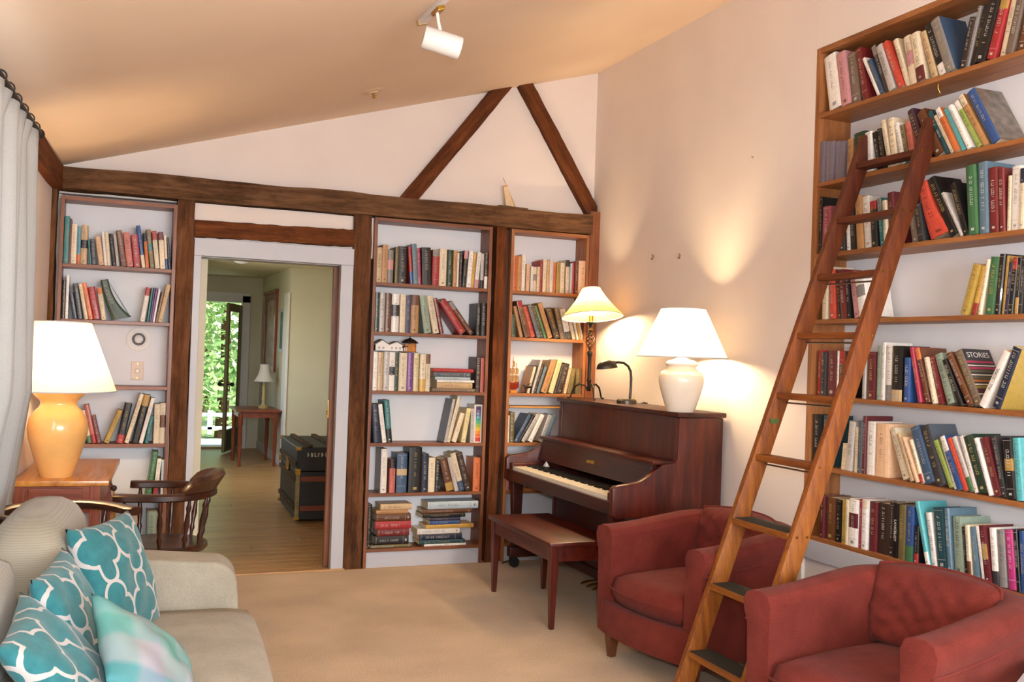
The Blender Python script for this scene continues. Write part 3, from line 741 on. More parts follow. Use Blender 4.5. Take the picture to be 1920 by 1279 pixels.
def plaid_mat():
    m,nt,b=new_mat('aqua_plaid'); L=nt.links
    tc=N(nt,'ShaderNodeTexCoord'); sep=N(nt,'ShaderNodeSeparateXYZ'); L.new(tc.outputs['UV'],sep.inputs[0])
    n=N(nt,'ShaderNodeTexNoise',Scale=3.0,Detail=3.0); L.new(tc.outputs['UV'],n.inputs['Vector'])
    def wob(o,k=.06):
        a=N(nt,'ShaderNodeMath',operation='MULTIPLY_ADD'); L.new(n.outputs[0],a.inputs[0]); a.inputs[1].default_value=k; L.new(o,a.inputs[2]); return a.outputs[0]
    c1=ramp(nt,wob(sep.outputs[1]),[(0.0,rgba('#2b7f9c')),(.2,rgba('#3a8fa6')),(.26,rgba('#b3abba')),(.5,rgba('#bcb7c0')),(.56,rgba('#74b4b4')),(.74,rgba('#68b0a6')),(.80,rgba('#98bfc0')),(1,rgba('#5aa2ac'))])
    c2=ramp(nt,wob(sep.outputs[0]),[(0.0,rgba('#68b0a4')),(.24,rgba('#8abeb0')),(.30,rgba('#c6c0be')),(.48,rgba('#bcb0be')),(.54,rgba('#a6c0b6')),(.74,rgba('#76b6a8')),(.8,rgba('#b8c6c8')),(1,rgba('#84b8b4'))])
    mx=N(nt,'ShaderNodeMix',data_type='RGBA'); mx.inputs[0].default_value=.45; L.new(c1,mx.inputs[6]); L.new(c2,mx.inputs[7])
    dk_=N(nt,'ShaderNodeMix',data_type='RGBA',blend_type='MULTIPLY'); dk_.inputs[0].default_value=1.0; dk_.inputs[7].default_value=(.66,.72,.74,1); L.new(mx.outputs[2],dk_.inputs[6]); L.new(dk_.outputs[2],b.inputs['Base Color'])
    b.inputs['Roughness'].default_value=.9; n2=N(nt,'ShaderNodeTexNoise',Scale=320.0); L.new(coords(nt),n2.inputs['Vector']); bump(nt,b,n2.outputs[0],.25,.002)
    return m
TREL=trellis_mat(); PLAID=plaid_mat()
def pillow(label,c,n,up,size,th,mat,seed):
    rnd=random.Random(seed); nu=26; vs=[];fs=[];uv=[]
    ph=[rnd.uniform(0,6) for _ in range(6)]
    for s in (1,-1):
        for i in range(nu+1):
            for j in range(nu+1):
                a=2*i/nu-1; c_=2*j/nu-1
                pin=((1-a*a)*(1-c_*c_))**.42 if abs(a)<1 and abs(c_)<1 else 0
                k=1-.085*(1-abs(c_)**2.0)*(abs(a)**3); k2=1-.085*(1-abs(a)**2.0)*(abs(c_)**3)
                wr=.007*math.sin(5*a+ph[0]+3*c_)*math.sin(4*c_+ph[1])+.004*math.sin(9*a-7*c_+ph[2])
                vs.append((a*k*size/2,c_*k2*size/2,s*(th*pin+wr*pin))); uv.append((i/nu,j/nu))
    q=(nu+1)**2
    for s in (0,1):
        for i in range(nu):
            for j in range(nu):
                a=s*q+i*(nu+1)+j; fs.append((a,a+nu+1,a+nu+2,a+1) if s==0 else (a,a+1,a+nu+2,a+nu+1))
    me=bpy.data.meshes.new('pillow'); me.from_pydata(vs,[],fs)
    ul=me.uv_layers.new(name='UVMap')
    for lp_ in me.loops: ul.data[lp_.index].uv=uv[lp_.vertex_index]
    bm=bmesh.new(); bm.from_mesh(me); bmesh.ops.remove_doubles(bm,verts=bm.verts,dist=1e-5); bmesh.ops.recalc_face_normals(bm,faces=bm.faces); bm.to_mesh(me); bm.free()
    for p_ in me.polygons: p_.use_smooth=True
    o=part('throw_pillow',None,mat,None,me=me); tag(o,label,'pillow')
    z=Vector(n).normalized(); y=Vector(up); y=(y-z*y.dot(z)).normalized(); x=y.cross(z)
    o.matrix_world=Matrix.Translation(c)@Matrix((x,y,z)).transposed().to_4x4(); return o
pillow('teal and white trellis pillow standing highest against the far sofa arm',(.048,3.819,.641),(.843,-.427,.327),(-.287,.157,.945),.45,.075,TREL,1)
pillow('teal trellis pillow leaning on the sofa back in the middle of the row',(-.076,3.360,.605),(.915,-.15,.371),(-.37,.034,.928),.43,.075,TREL,2)
pillow('teal trellis pillow nearest the bottom left corner of the sofa',(-.085,2.995,.576),(.746,-.10,.655),(-.666,-.042,.745),.43,.070,TREL,3)
pillow('pale aqua and lilac plaid pillow lying in front of the teal pillows',(.135,3.045,.570),(.679,-.22,.701),(-.131,.903,.41),.38,.055,PLAID,4)
# ================================================================== DESK, CHAIRS
Dk=thing('desk','honey coloured wooden desk with drawer front under the big left lamp','desk',(-.30,6.64,0)); Dk.matrix_world=LW
# local x 0.02..0.39 from the wall, local y -1.20..-.14
part('desk_top',MB().box(-.05,.395,-1.20,-.20,.757,.785),wood('desk','Y'),Dk,bevel=.006,smooth=40)
part('apron',MB().box(-.03,.345,-1.165,-1.145,.615,.757),wood('redwood','X'),Dk,bevel=.002)
part('apron',MB().box(.325,.345,-1.145,-.24,.615,.757),wood('redwood','Y'),Dk,bevel=.002)
dr=part('drawer',MB().box(.02,.27,-1.178,-1.166,.635,.742),wood('redwood','X'),Dk,bevel=.004)
part('knob',MB().sphere((.145,-1.192,.688),.014),BRASS,dr,smooth=60)
for x,y in ((-.02,-1.15),(.33,-1.15),(-.02,-.26),(.33,-.26)):
    part('leg',MB().box(x-.025,x+.025,y-.025,y+.025,0,.757),wood('redwood','Z'),Dk,bevel=.003)
part('stretcher',MB().box(-.02,.33,-1.16,-1.14,.20,.235),wood('redwood','X'),Dk,bevel=.003)

def captain_chair(label,loc,rz,crest=True):
    """facing local +x; curved arm bow open to the front"""
    A=thing('captains_chair',label,'chair',loc,rz,'dark captain chairs'); cw=wood('chairwood','X')
    # saddle seat
    vs=[];fs=[];n=28; rings=[(.2,.452),(.6,.446),(.92,.452),(1.0,.445),(1.0,.425),(.95,.412)]
    def rad(a): return .235 if math.cos(a)<0 else .235+.025*math.cos(a)
    for r,z in rings:
        for k in range(n):
            a=2*math.pi*k/n; vs.append((r*rad(a)*math.cos(a),r*(.24)*math.sin(a),z))
    for i in range(len(rings)-1):
        for k in range(n): fs.append((i*n+k,i*n+(k+1)%n,(i+1)*n+(k+1)%n,(i+1)*n+k))
    fs+=[tuple(range(n-1,-1,-1)),tuple((len(rings)-1)*n+k for k in range(n))]
    part('seat',MB().add(vs,fs),cw,A,smooth=50)
    # bow: arms from front ends around the back
    path=[]
    for i in range(8): path.append((.20-.20*i/7,.265-.012*(1-i/7),.715))
    for i in range(1,16):
        a=math.pi/2+math.pi*i/16; path.append((.245*math.cos(a)*1.0,.265*math.sin(a),.715))
    for i in range(8): path.append((0+.20*i/7,-.265+.012*(i/7),.715))
    mb=MB(); vs=[];fs=[]; m=len(path)
    for i,(x,y,z) in enumerate(path):
        p0=Vector(path[max(i-1,0)]);p1=Vector(path[min(i+1,m-1)]);t=(p1-p0).normalized();nn=Vector((-t.y,t.x,0))
        e=min(i,m-1-i); w=.030+.016*max(0,1-e/4); h=.019
        if e==0: w*=.6
        for (a_,b_) in ((-1,-.6),(-.6,-1),(.6,-1),(1,-.6),(1,.6),(.6,1),(-.6,1),(-1,.6)): vs.append((x+nn.x*a_*w,y+nn.y*a_*w,z+b_*h))
    for i in range(m-1):
        for k in range(8): fs.append((i*8+k,i*8+(k+1)%8,(i+1)*8+(k+1)%8,(i+1)*8+k))
    fs+=[tuple(range(7,-1,-1)),tuple((m-1)*8+k for k in range(8))]
    part('arm_bow',MB().add(vs,fs),cw,A,smooth=45)
    # crest block on the back of the bow, scrolled ends
    vs=[];fs=[];kk=15
    for i in range(kk+1):
        a=math.pi/2+math.pi*(.17+.66*i/kk); s_=math.sin(math.pi*i/kk)**.5 if 0<i<kk else 0
        hh=.022+.082*s_; out=.045*s_
        for (r,z) in ((-.024,.731),(.024,.731),(.026+out,.731+hh*.75),(.012+out,.731+hh),(-.018+out*.8,.731+hh),(-.026+out*.3,.731+hh*.6)):
            vs.append(((.245+r)*math.cos(a),(.265+r)*math.sin(a),z))
    for i in range(kk):
        for k in range(6): fs.append((i*6+k,i*6+(k+1)%6,(i+1)*6+(k+1)%6,(i+1)*6+k))
    fs+=[tuple(range(5,-1,-1)),tuple(kk*6+k for k in range(6))]
    if crest: part('crest',MB().add(vs,fs),wood('chairwood','Y'),A,smooth=50)
    def turned(p0,p1,r):
        return MB().tube([Vector(p0).lerp(Vector(p1),t) for t in (0,.12,.2,.28,.5,.72,.8,.88,1)],[r*.7,r*.8,r*1.3,r*.8,r*1.35,r*.8,r*1.3,r*.8,r*.65],10)
    for ang in (62,95,130,160,200,230,265,298):
        a=R(ang); sx=.205*math.cos(a); sy=.215*math.sin(a); tx=.245*math.cos(a); ty=.262*math.sin(a)
        if ang in (62,298): tx=.15; ty=math.copysign(.262,sy); sx=.14; sy=math.copysign(.205,sy)
        part('spindle',turned((sx,sy,.44),(tx,ty,.708),.011),wood('chairwood','Z'),A,smooth=50)
    for sx,sy in ((1,1),(1,-1),(-1,1),(-1,-1)):
        part('leg',turned((sx*.145,sy*.15,.425),(sx*.20,sy*.20,0),.018),wood('chairwood','Z'),A,smooth=50)
    part('stretcher',turned((.17,.175,.20),(-.17,.175,.20),.011).add(*(lambda q:(q.v,q.f))(turned((.17,-.175,.20),(-.17,-.175,.20),.011))).add(*(lambda q:(q.v,q.f))(turned((0,.175,.20),(0,-.175,.20),.011))),wood('chairwood','X'),A,smooth=50)
    return A
captain_chair('dark spindle captain chair with scrolled crest beside the doorway',(.285,5.50,0),R(170))
captain_chair('dark captain chair mostly hidden behind the sofa back and desk',(-.185,4.87,0),R(-53),False)

# ================================================================== LAMPS
WARM=(1.0,.72,.40)
def shade(parent,c,rb,rt,zb,zt,mat,rim,seg=48,sag=0.0):
    mb=MB(); prof=[]
    for i in range(9):
        t=i/8; r=rb+(rt-rb)*t - sag*math.sin(math.pi*t); prof.append((r,zb+(zt-zb)*t))
    mb.lathe(prof,c,seg,cap=False)
    o=part('lamp_shade',mb,mat,parent,smooth=60)
    for r,z in ((rb,zb),(rt,zt)):
        part('shade_trim',MB().tube([(c[0]+r*math.cos(2*math.pi*k/seg),c[1]+r*math.sin(2*math.pi*k/seg),z) for k in range(seg+1)],.0035,6,cap=False),rim,o,smooth=60)
    sp=MB()
    for k in range(3):
        a=2*math.pi*k/3+.4; sp.cyl((c[0],c[1],zt-.03),(c[0]+rt*math.cos(a),c[1]+rt*math.sin(a),zt-.004),.0022,seg=6)
    part('shade_spider',sp,BRASS,o)
    return o
BULB=emissive('bulb_glass','#ffe2b0',14.0)
def bulb(parent,c,r=.022,energy=20,color=WARM,name='lamp_bulb_light'):
    mb=MB(); mb.lathe([(.012,-.055),(.013,-.03),(r,.0),(r*.9,.02),(r*.5,.035),(0,.038)],c,14)
    part('bulb',mb,BULB,parent,smooth=60)
    part('socket',MB().cyl((c[0],c[1],c[2]-.10),(c[0],c[1],c[2]-.052),.016,seg=14),BRASS,parent)
    p=parent
    l=light(name,'POINT',(0,0,0),energy,color,.055); l.parent=parent; l.location=(c[0],c[1],c[2]+.004)
# left ceramic lamp
LL=thing('table_lamp','big ochre ceramic table lamp with glowing shade on the desk','lamp',(-.235,5.62,.785))
m_och=paint('ochre_glaze','#deaa66',.22,.06,9.0,coat=.4)
part('ceramic_base',MB().lathe([(.001,0),(.078,0),(.082,.012),(.098,.06),(.120,.13),(.140,.20),(.146,.25),(.140,.295),(.118,.335),(.098,.355),(.088,.37),(.086,.385),(.098,.40),(.122,.425),(.126,.437),(.110,.445),(.03,.448),(.001,.448)],(0,0,0),44),m_och,LL,smooth=50)
part('stem',MB().cyl((0,0,.445),(0,0,.52),.012),BRASS,LL)
SH1=shade_mat('cream_shade','#f5e2ba',.35,.10,'#ffd890')
shade(LL,(0,0,0),.275,.142,.445,.80,SH1,TRIM)
bulb(LL,(0,0,.56),energy=40)
part('harp',MB().tube([(.0,-.03,.52),(0,-.055,.60),(0,-.05,.72),(0,0,.765),(0,.05,.72),(0,.055,.60),(0,.03,.52)],.003,6),BRASS,LL,smooth=60)
# white ceramic lamp on piano
WLp=thing('table_lamp','white ceramic ginger jar lamp with white shade at the near end of the piano','lamp',(3.095,4.965,1.196))
m_wg=paint('white_glaze','#e9dfd0',.25,.03,9.0,coat=.4)
part('ceramic_base',MB().lathe([(.001,0),(.078,0),(.083,.01),(.100,.06),(.120,.125),(.131,.175),(.130,.205),(.115,.232),(.085,.25),(.080,.262),(.090,.268),(.094,.280),(.080,.296),(.04,.306),(.022,.318),(.001,.320)],(0,0,0),40),m_wg,WLp,smooth=50)
part('stem',MB().cyl((0,0,.318),(0,0,.38),.011),BRASS,WLp)
SH2=shade_mat('white_shade','#f5e8ce',.33,.10,'#ffe3ac')
shade(WLp,(0,0,0),.262,.128,.318,.60,SH2,TRIM)
bulb(WLp,(0,0,.395),energy=56)
# iron lamp
IL=thing('table_lamp','black iron twisted stem lamp with flared yellow shade on the far end of the piano','lamp',(3.125,6.22,1.196))
st=MB(); st.lathe([(.001,.06),(.013,.06),(.020,.075),(.012,.09),(.010,.10),(.014,.125),(.020,.135),(.013,.15),(.013,.30),(.020,.318),(.022,.33),(.012,.345)],(0,0,0),16)
part('stem',st,BLACK,IL,smooth=50)
tw=MB()
for k in range(4):
    tw.tube([(.030*math.sin(math.pi*t)*math.cos(2.2*math.pi*t+k*math.pi/2),.030*math.sin(math.pi*t)*math.sin(2.2*math.pi*t+k*math.pi/2),.345+.135*t) for t in [i/16 for i in range(17)]],.0042,6)
tw.lathe([(.006,.480),(.020,.488),(.010,.50),(.014,.525),(.034,.538),(.034,.545),(.012,.55),(.011,.60)],(0,0,0),16)
part('twisted_cage',tw,BLACK,IL,smooth=50)
for k in range(3):
    a=R(20+120*k); ft=[]
    for t,(r,z) in enumerate([(.010,.07),(.03,.100),(.07,.108),(.105,.085),(.122,.045),(.13,.015),(.145,.006),(.158,.010)]): ft.append((r*math.cos(a),r*math.sin(a),z))
    part('foot',MB().tube(ft,[.007,.007,.007,.007,.006,.006,.006,.005],8),BLACK,IL,smooth=60)
SH3=shade_mat('yellow_shade','#efc878',.30,.10,'#ffc860')
il_sh=shade(IL,(0,0,0),.215,.062,.582,.785,SH3,TRIM,sag=.012)
il_sh.matrix_local=Matrix.Translation((0,0,.70))@Matrix.Rotation(R(10),4,Vector((-.93,.37,0)))@Matrix.Rotation(R(-4),4,'Y')@Matrix.Translation((0,0,-.70))
bulb(IL,(0,0,.645),energy=48)
# gooseneck desk lamp
GL=thing('desk_lamp','black gooseneck desk lamp with small hood in the middle of the piano top','lamp',(3.175,5.75,1.196),R(0))
part('base',MB().lathe([(.001,0),(.066,0),(.066,.022),(.058,.030),(.001,.032)],(-.005,0,0),32),paint('dark_enamel','#2a2520',.3,.1,20,coat=.4),GL,smooth=40)
gp=[(.02,0,.03),(.024,0,.10),(.024,0,.17),(.018,0,.215),(-.002,0,.248),(-.035,0,.268),(-.075,0,.272),(-.105,0,.268)]
part('gooseneck',MB().tube(gp,.0085,10),BLACK,GL,smooth=60)
hd=MB(); hp=[]
for i in range(9):
    t=math.pi/2*i/8; hp.append((max(.0008,math.cos(t)),math.sin(t)))
hd.lathe(hp,(0,0,0),28,cap=False)
hi_=[(r*.95,z*.93) for r,z in hp][::-1]; hd.lathe(hi_,(0,0,0),28,cap=False)
hd.xf(Matrix.Translation((-.158,0,.232))@Matrix.Rotation(R(-7),4,'Y')@Matrix.Diagonal((.072,.055,.052,1)))
hd.tube([(-.100,0,.266),(-.112,0,.264)],[.014,.018],14)
part('hood',hd,BLACK,GL,smooth=50)
part('hood_rim',MB().tube([(-.158+.072*math.cos(a),.055*math.sin(a),.232+.0088*math.cos(a)) for a in [2*math.pi*q/28 for q in range(29)]],.003,6,cap=False),BLACK,GL,smooth=60)
part('switch',MB().cyl((.045,-.02,.03),(.045,-.02,.045),.006,seg=8),BRASS,GL)
pc=thing('power_cord','thin black lamp cord curling on the piano top','cord',(3.25,5.70,1.20))
part('cord',MB().tube([(-.01,-.02,.0045),(.03,-.03,.0045),(.05,.0,.0045),(.07,.06,.0045),(.085,.12,.0045)],.003,6),BLACK,pc,smooth=60)

# ================================================================== CURTAIN
m_cur,nt,b=new_mat('white_curtain'); out=nt.nodes['Material Output']
cn=N(nt,'ShaderNodeTexNoise',Scale=300.0); nt.links.new(coords(nt),cn.inputs['Vector'])
cc=ramp(nt,cn.outputs[0],[(.3,rgba('#bfc0bf')),(.7,rgba('#d0d1cf'))]); nt.links.new(cc,b.inputs['Base Color']); b.inputs['Roughness'].default_value=.9; b.inputs['Specular IOR Level'].default_value=.1
tr=N(nt,'ShaderNodeBsdfTranslucent'); nt.links.new(cc,tr.inputs[0]); mx=N(nt,'ShaderNodeMixShader'); mx.inputs[0].default_value=.3
nt.links.new(b.outputs[0],mx.inputs[1]); nt.links.new(tr.outputs[0],mx.inputs[2]); nt.links.new(mx.outputs[0],out.inputs[0])
Cu=thing('curtain','long white curtain hanging in soft folds at the left edge','curtain'); Cu.matrix_world=LW
vs=[];fs=[];nu,nv=150,26; y0,y1=-4.9,-2.16
for j in range(nv+1):
    v=j/nv; z=2.330-2.29*v
    for i in range(nu+1):
        u=i/nu; g=.22*math.sin(math.pi*min(1,v*1.15))*(u-.5)*-.0
        edge=min(.60,.47*v+1.0*max(0,v-.42))*u**4
        y=y0+(y1-y0)*u+edge
        x=.120-.125*min(1,max(0,(v-.45)*4))+.024*math.sin(u*2*math.pi*17+.5*math.sin(v*3))*(.55+.45*v)+.012*math.sin(u*41+v*4)
        if v<.02: x=.125+.022*math.sin(u*2*math.pi*17)
        vs.append((x,y,z-.012*abs(math.sin(u*math.pi*17))*(1 if j==0 else 0)))
for j in range(nv):
    for i in range(nu): fs.append((j*(nu+1)+i,j*(nu+1)+i+1,(j+1)*(nu+1)+i+1,(j+1)*(nu+1)+i))
co_=part('curtain_panel',MB().add(vs,fs),m_cur,Cu,smooth=80)
sm=co_.modifiers.new('thick','SOLIDIFY'); sm.thickness=.003
part('curtain_rod',MB().cyl((.125,-5.3,2.345),(.125,-2.12,2.345),.013,seg=14),BLACK,Cu,smooth=50)
part('finial',MB().sphere((.125,-2.10,2.345),.022),BLACK,Cu,smooth=60)
for y in (-2.14,-4.0): part('bracket',MB().box(-.055,.13,y-.01,y+.01,2.318,2.333).box(-.060,-.048,y-.018,y+.018,2.29,2.36),BLACK,Cu)
for k in range(17):
    y=y0+(y1-y0)*(k+.5)/17; part('ring',MB().tube([(.125+.02*math.cos(a),y,2.345+.02*math.sin(a)) for a in [2*math.pi*q/12 for q in range(13)]],.003,6,cap=False),BLACK,Cu)

# ================================================================== CEILING ITEMS
ca=math.atan(SLOPE)
Tr=thing('track_light','white ceiling track with a cylinder spotlight','track light',(1.29,4.42,zc(1.29)))
RC=Matrix.Rotation(-ca,4,'Y')
def on_ceil(mb,n0=0): return mb.xf(RC,n0)
mb=MB().box(-.018,.018,-2.0,0,-.022,0); part('track',on_ceil(mb),WHITE,Tr,bevel=.002)
mb=MB().box(-.021,.021,0,.03,-.025,0); part('end_cap',on_ceil(mb),paint('tan_cap','#c9a877',.5),Tr,bevel=.002)
mb=MB().box(-.016,.016,-.27,-.17,-.040,-.020); part('adapter',on_ceil(mb),BRASS,Tr,bevel=.003)
arm=part('arm',MB().tube([(.003,-.22,-.03),(.012,-.22,-.08),(.024,-.22,-.125),(.032,-.22,-.14)],[.008,.008,.009,.012],10),WHITE,Tr,smooth=50)
ax0=Vector((-.055,-.22,-.155)); ax1=Vector((.110,-.245,-.190)); ad=(ax1-ax0).normalized()
hd=part('spot_head',MB().tube([ax0,ax0+ad*.006,ax1-ad*.004,ax1],[.046,.050,.050,.0485],32),WHITE,Tr,smooth=40)
part('spot_rim',MB().tube([ax1,ax1+ad*.002],[.043,.043],32),paint('spot_inside','#c9c4bc',.4),hd)
# shifted so that the head hangs clear of the ceiling
sp=thing('fire_sprinkler','small recessed fire sprinkler set in the sloping ceiling','sprinkler',(1.44,5.96,zc(1.44)))
mb=MB().lathe([(.001,-.016),(.030,-.016),(.034,-.010),(.060,-.010),(.078,0)],(0,0,0),28); part('escutcheon',on_ceil(mb),paint('tan_plate','#d2b493',.5),sp,smooth=50)
mb=MB().cyl((0,0,-.045),(0,0,-.008),.007,seg=10).box(-.018,.018,-.003,.003,-.034,-.030).lathe([(.001,-.048),(.016,-.048),(.016,-.045),(.001,-.045)],(0,0,0),14); part('deflector',on_ceil(mb),BRASS,sp)

# ================================================================== WALL ITEMS
def plate(label,name,cat,x,z): return thing(name,label,cat,(x,6.801,z))
v1=plate('round white wall vent with a dark ring on the left bookcase back','wall_vent','vent',.169,1.511)
def disc(prof): return MB().lathe(prof,(0,0,0),40).xf(Matrix.Rotation(R(90),4,'X'))
part('rim',disc([(.001,0),(.078,0),(.078,.006),(.068,.010),(.050,.011),(.048,.006),(.001,.006)]),WHITE,v1,smooth=40)
part('ring',disc([(.028,.006),(.041,.006),(.040,.015),(.030,.015),(.028,.006)]),paint('dark_ring','#3c2d22',.5),v1,smooth=50)
part('cone',disc([(.001,.020),(.010,.018),(.026,.011),(.028,.006),(.001,.006)]),paint('pale_cone','#e9e4e2',.35),v1,smooth=50)
v2=plate('beige dimmer switch plate below the round vent','light_switch','switch',.168,1.307)
part('face_plate',MB().box(-.038,.038,-.007,0,-.060,.060),paint('ivory_plate','#d8c1ac',.45),v2,bevel=.003)
part('dial',MB().cyl((0,-.022,0),(0,-.007,0),.013,.016,seg=20),paint('ivory_dial','#e6d6c6',.4),v2,smooth=40)
for x,y in ((0,.045),(0,-.045)): part('screw',MB().cyl((x,-.008,y),(x,-.007,y),.004,seg=8),BRASS,v2)
for i,(y,z) in enumerate(((5.80,2.18),(5.46,2.16))):
    h=thing('picture_hook',('left','right')[i]+' of the two small picture hooks on the bare wall above the lamps','hook',(W,y,z))
    part('nail',MB().cyl((0,0,.012),(-.014,0,.018),.003,seg=8),BRASS,h); part('hook',MB().tube([(-.002,0,.014),(-.004,0,-.006),(-.010,0,-.014),(-.016,0,-.010),(-.016,0,-.003)],.0028,6),paint('bronze','#6b4426',.4,metallic=.8),h,smooth=60)
nl=thing('nail','single small nail in the wall high beside the ladder bookcase','nail',(W,4.71,2.67)); part('shank',MB().cyl((0.003,0,0),(-.012,0,.003),.003,seg=8),BRASS,nl)
hk=thing('cup_hook','small brass cup hook under the top shelf of the ladder bookcase','hook',(3.40,3.385,2.778))
part('hook',MB().tube([(0,0,0),(0,0,-.02),(.004,0,-.03),(.012,0,-.038),(.010,0,-.052),(0,0,-.056),(-.008,0,-.048)],.0035,7),BRASS,hk,smooth=60)

# ================================================================== HALL THINGS
Tk=thing('steamer_trunk','old black steamer trunk with wood slats and brass corners in the hall','trunk',(1.515,8.47,0),R(-2))
m_tr=paint('trunk_black','#1b1814',.55,.25,14,.2,60); sl_=wood('beam','Y'); slx=wood('redwood','X')
part('box',MB().box(0,.86,0,1.12,.02,.43),m_tr,Tk,bevel=.008); part('lid',MB().box(-.004,.864,-.004,1.124,.433,.64),m_tr,Tk,bevel=.012)
for z in (.12,.37): part('slat',MB().box(.03,.83,-.014,-.001,z-.022,z+.022),slx,Tk,bevel=.003)
for z in (.12,.37,.50): part('slat',MB().box(-.018,-.004,.03,1.09,z-.02,z+.02),sl_,Tk,bevel=.003)
for x in (.10,.30,.50,.70): part('slat',MB().box(x-.022,x+.022,.0,1.12,.641,.660),sl_,Tk,bevel=.003)
for x in (.005,.855):
    for y in (.005,1.115):
        for z in (.035,.42,.445,.628): part('corner_cap',MB().box(x-.022,x+.022,y-.022,y+.022,z-.014,z+.014),BRASS,Tk,bevel=.005)
part('edge_band',MB().box(-.012,.022,-.012,.022,.05,.42),paint('worn_band','#8a7646',.5,.4,60),Tk,bevel=.003)
part('lock',MB().box(-.022,-.004,.50,.60,.39,.50),BRASS,Tk,bevel=.004)
mb=MB(); rr=random.Random(11); x=.08
for i in range(11):
    w=rr.uniform(.014,.03); mb.box(x,x+w*.35,-.0075,-.0048,.560,.592+rr.uniform(-.008,.01)); mb.box(x,x+w*.8,-.0075,-.0048,.560+rr.choice((0,.014,.026)),.567+rr.choice((0,.012,.024))); x+=w+.008
part('painted_lettering',mb,paint('white_lettering','#cfc8b8',.7),Tk,label='worn white painted lettering',kind='stuff')

Ht=thing('side_table','reddish wooden side table standing in the hall','table',(1.72,12.80,0),R(0)); rw=wood('redwood','Z')
part('table_top',MB().box(-.27,.27,-.40,.42,.675,.70),wood('redwood','Y'),Ht,bevel=.004); part('apron',MB().box(-.22,.24,-.35,.37,.60,.675),wood('redwood','Y'),Ht,bevel=.002)
for x,y in ((-.205,-.335),(.215,-.335),(-.205,.355),(.215,.355)):
    part('leg',MB().tube([(x,y,.66),(x,y,.52),(x,y,.50),(x,y,.30),(x,y,.08),(x,y,0)],[.030,.030,.022,.026,.017,.020],12),rw,Ht,smooth=40)
Hl=thing('table_lamp','small unlit lamp with a white bell shade on the hall side table','lamp',(1.83,12.82,.70))
part('base',MB().lathe([(.001,0),(.06,0),(.062,.02),(.03,.04),(.018,.07),(.026,.12),(.016,.18),(.022,.24),(.012,.30),(.012,.36)],(0,0,0),20),paint('painted_base','#b39c63',.5,.2,30),Hl,smooth=50)
shade(Hl,(0,0,0),.125,.055,.34,.555,shade_mat('white_bell','#efe6da',.3),TRIM,sag=.02)
Mi=thing('framed_picture','tall dark wood framed picture on the hall wall above the side table','picture',(2.03,13.70,1.15))
part('frame',MB().box(-.035,-.001,-.50,-.42,0,1.05).box(-.035,-.001,.42,.50,0,1.05).box(-.035,-.001,-.42,.42,0,.08).box(-.035,-.001,-.42,.42,.97,1.05).box(-.05,-.001,-.53,.53,1.05,1.09),wood('redwood','Z'),Mi,bevel=.004)
part('panel',MB().box(-.012,-.004,-.42,.42,.08,.97),paint('faded_print','#b79f86',.6,.35,6),Mi)
Pc=thing('framed_picture','narrow green picture in a white frame on the hall wall','picture',(2.03,12.78,1.42))
part('frame',MB().box(-.02,-.001,-.17,-.13,0,.55).box(-.02,-.001,.13,.17,0,.55).box(-.02,-.001,-.13,.13,0,.04).box(-.02,-.001,-.13,.13,.51,.55),TRIM,Pc,bevel=.002); part('print',MB().box(-.01,-.004,-.13,.13,.04,.51),paint('green_print','#4f6a4a',.6,.4,9),Pc)
sd=thing('ceiling_light','small round flush light on the hall ceiling','light',(1.35,11.6,2.47)); part('dome',MB().lathe([(.001,-.05),(.06,-.04),(.10,-.012),(.105,0)],(0,0,0),28),WHITE,sd,smooth=60)

# ================================================================== ORNAMENTS
def shipmodel(label,loc,s,rz=0,hull='#8c2f1a',sail='#e8cf96'):
    o=thing('model_ship',label,'model ship',loc,rz); hm=paint('ship_hull_'+str(len(label)),hull,.5,.2,40); sm=paint('ship_sail_'+str(len(label)),sail,.8,.1,40)
    part('stand',MB().box(-.03*s,.03*s,-.015*s,.015*s,0,.018*s),wood('desk','X'),o,bevel=.001)
    vs=[];fs=[];n=9
    for i in range(n):
        t=i/(n-1)*2-1; w=(1-t*t)**.5*.020*s+.001; zt=(.066+.020*t*t)*s; zb=(.020+.018*abs(t)**3)*s
        vs+=[(t*.055*s,-w,zt),(t*.055*s,-w*.5,zb+.01*s),(t*.055*s,0,zb),(t*.055*s,w*.5,zb+.01*s),(t*.055*s,w,zt)]
    for i in range(n-1):
        for k in range(4): fs.append((i*5+k,i*5+k+1,(i+1)*5+k+1,(i+1)*5+k))
        fs.append((i*5,(i+1)*5,(i+1)*5+4,i*5+4))
    fs+=[(0,1,2,3,4),tuple((n-1)*5+k for k in (4,3,2,1,0))]
    part('hull',MB().add(vs,fs),hm,o,smooth=40)
    for x,h in ((-.028,.20),(.004,.24),(.034,.19)):
        mt=part('mast',MB().cyl((x*s,0,.05*s),(x*s,0,h*s),.0018*s+.0005,seg=6),wood('desk','Z'),o)
        for k in range(3):
            z0=(.075+.048*k)*s; z1=z0+.042*s; w=(.020-.004*k)*s
            if z1<h*s:
                q=[]; m=5
                for a in range(m+1):
                    for c in range(3): q.append((x*s-.007*s*math.sin(math.pi*a/m)-.002, (-1+c)*w*(1-.08*a/m), z0+(z1-z0)*a/m))
                part('sail',MB().add(q,[(a*3+c,a*3+c+1,(a+1)*3+c+1,(a+1)*3+c) for a in range(m) for c in range(2)]+[(a*3+c,(a+1)*3+c,(a+1)*3+c+1,a*3+c+1) for a in range(m) for c in range(0)]),sm,mt,smooth=60)
    return o
shipmodel('red hulled model ship with cream sails on the shelf behind the piano',(2.725,6.655,1.2152),1.10,R(200))
bs=thing('carved_figure','small pale carved boat sail figure perched on the tie beam below the peak','figure',(2.655,6.655,2.558),R(10))
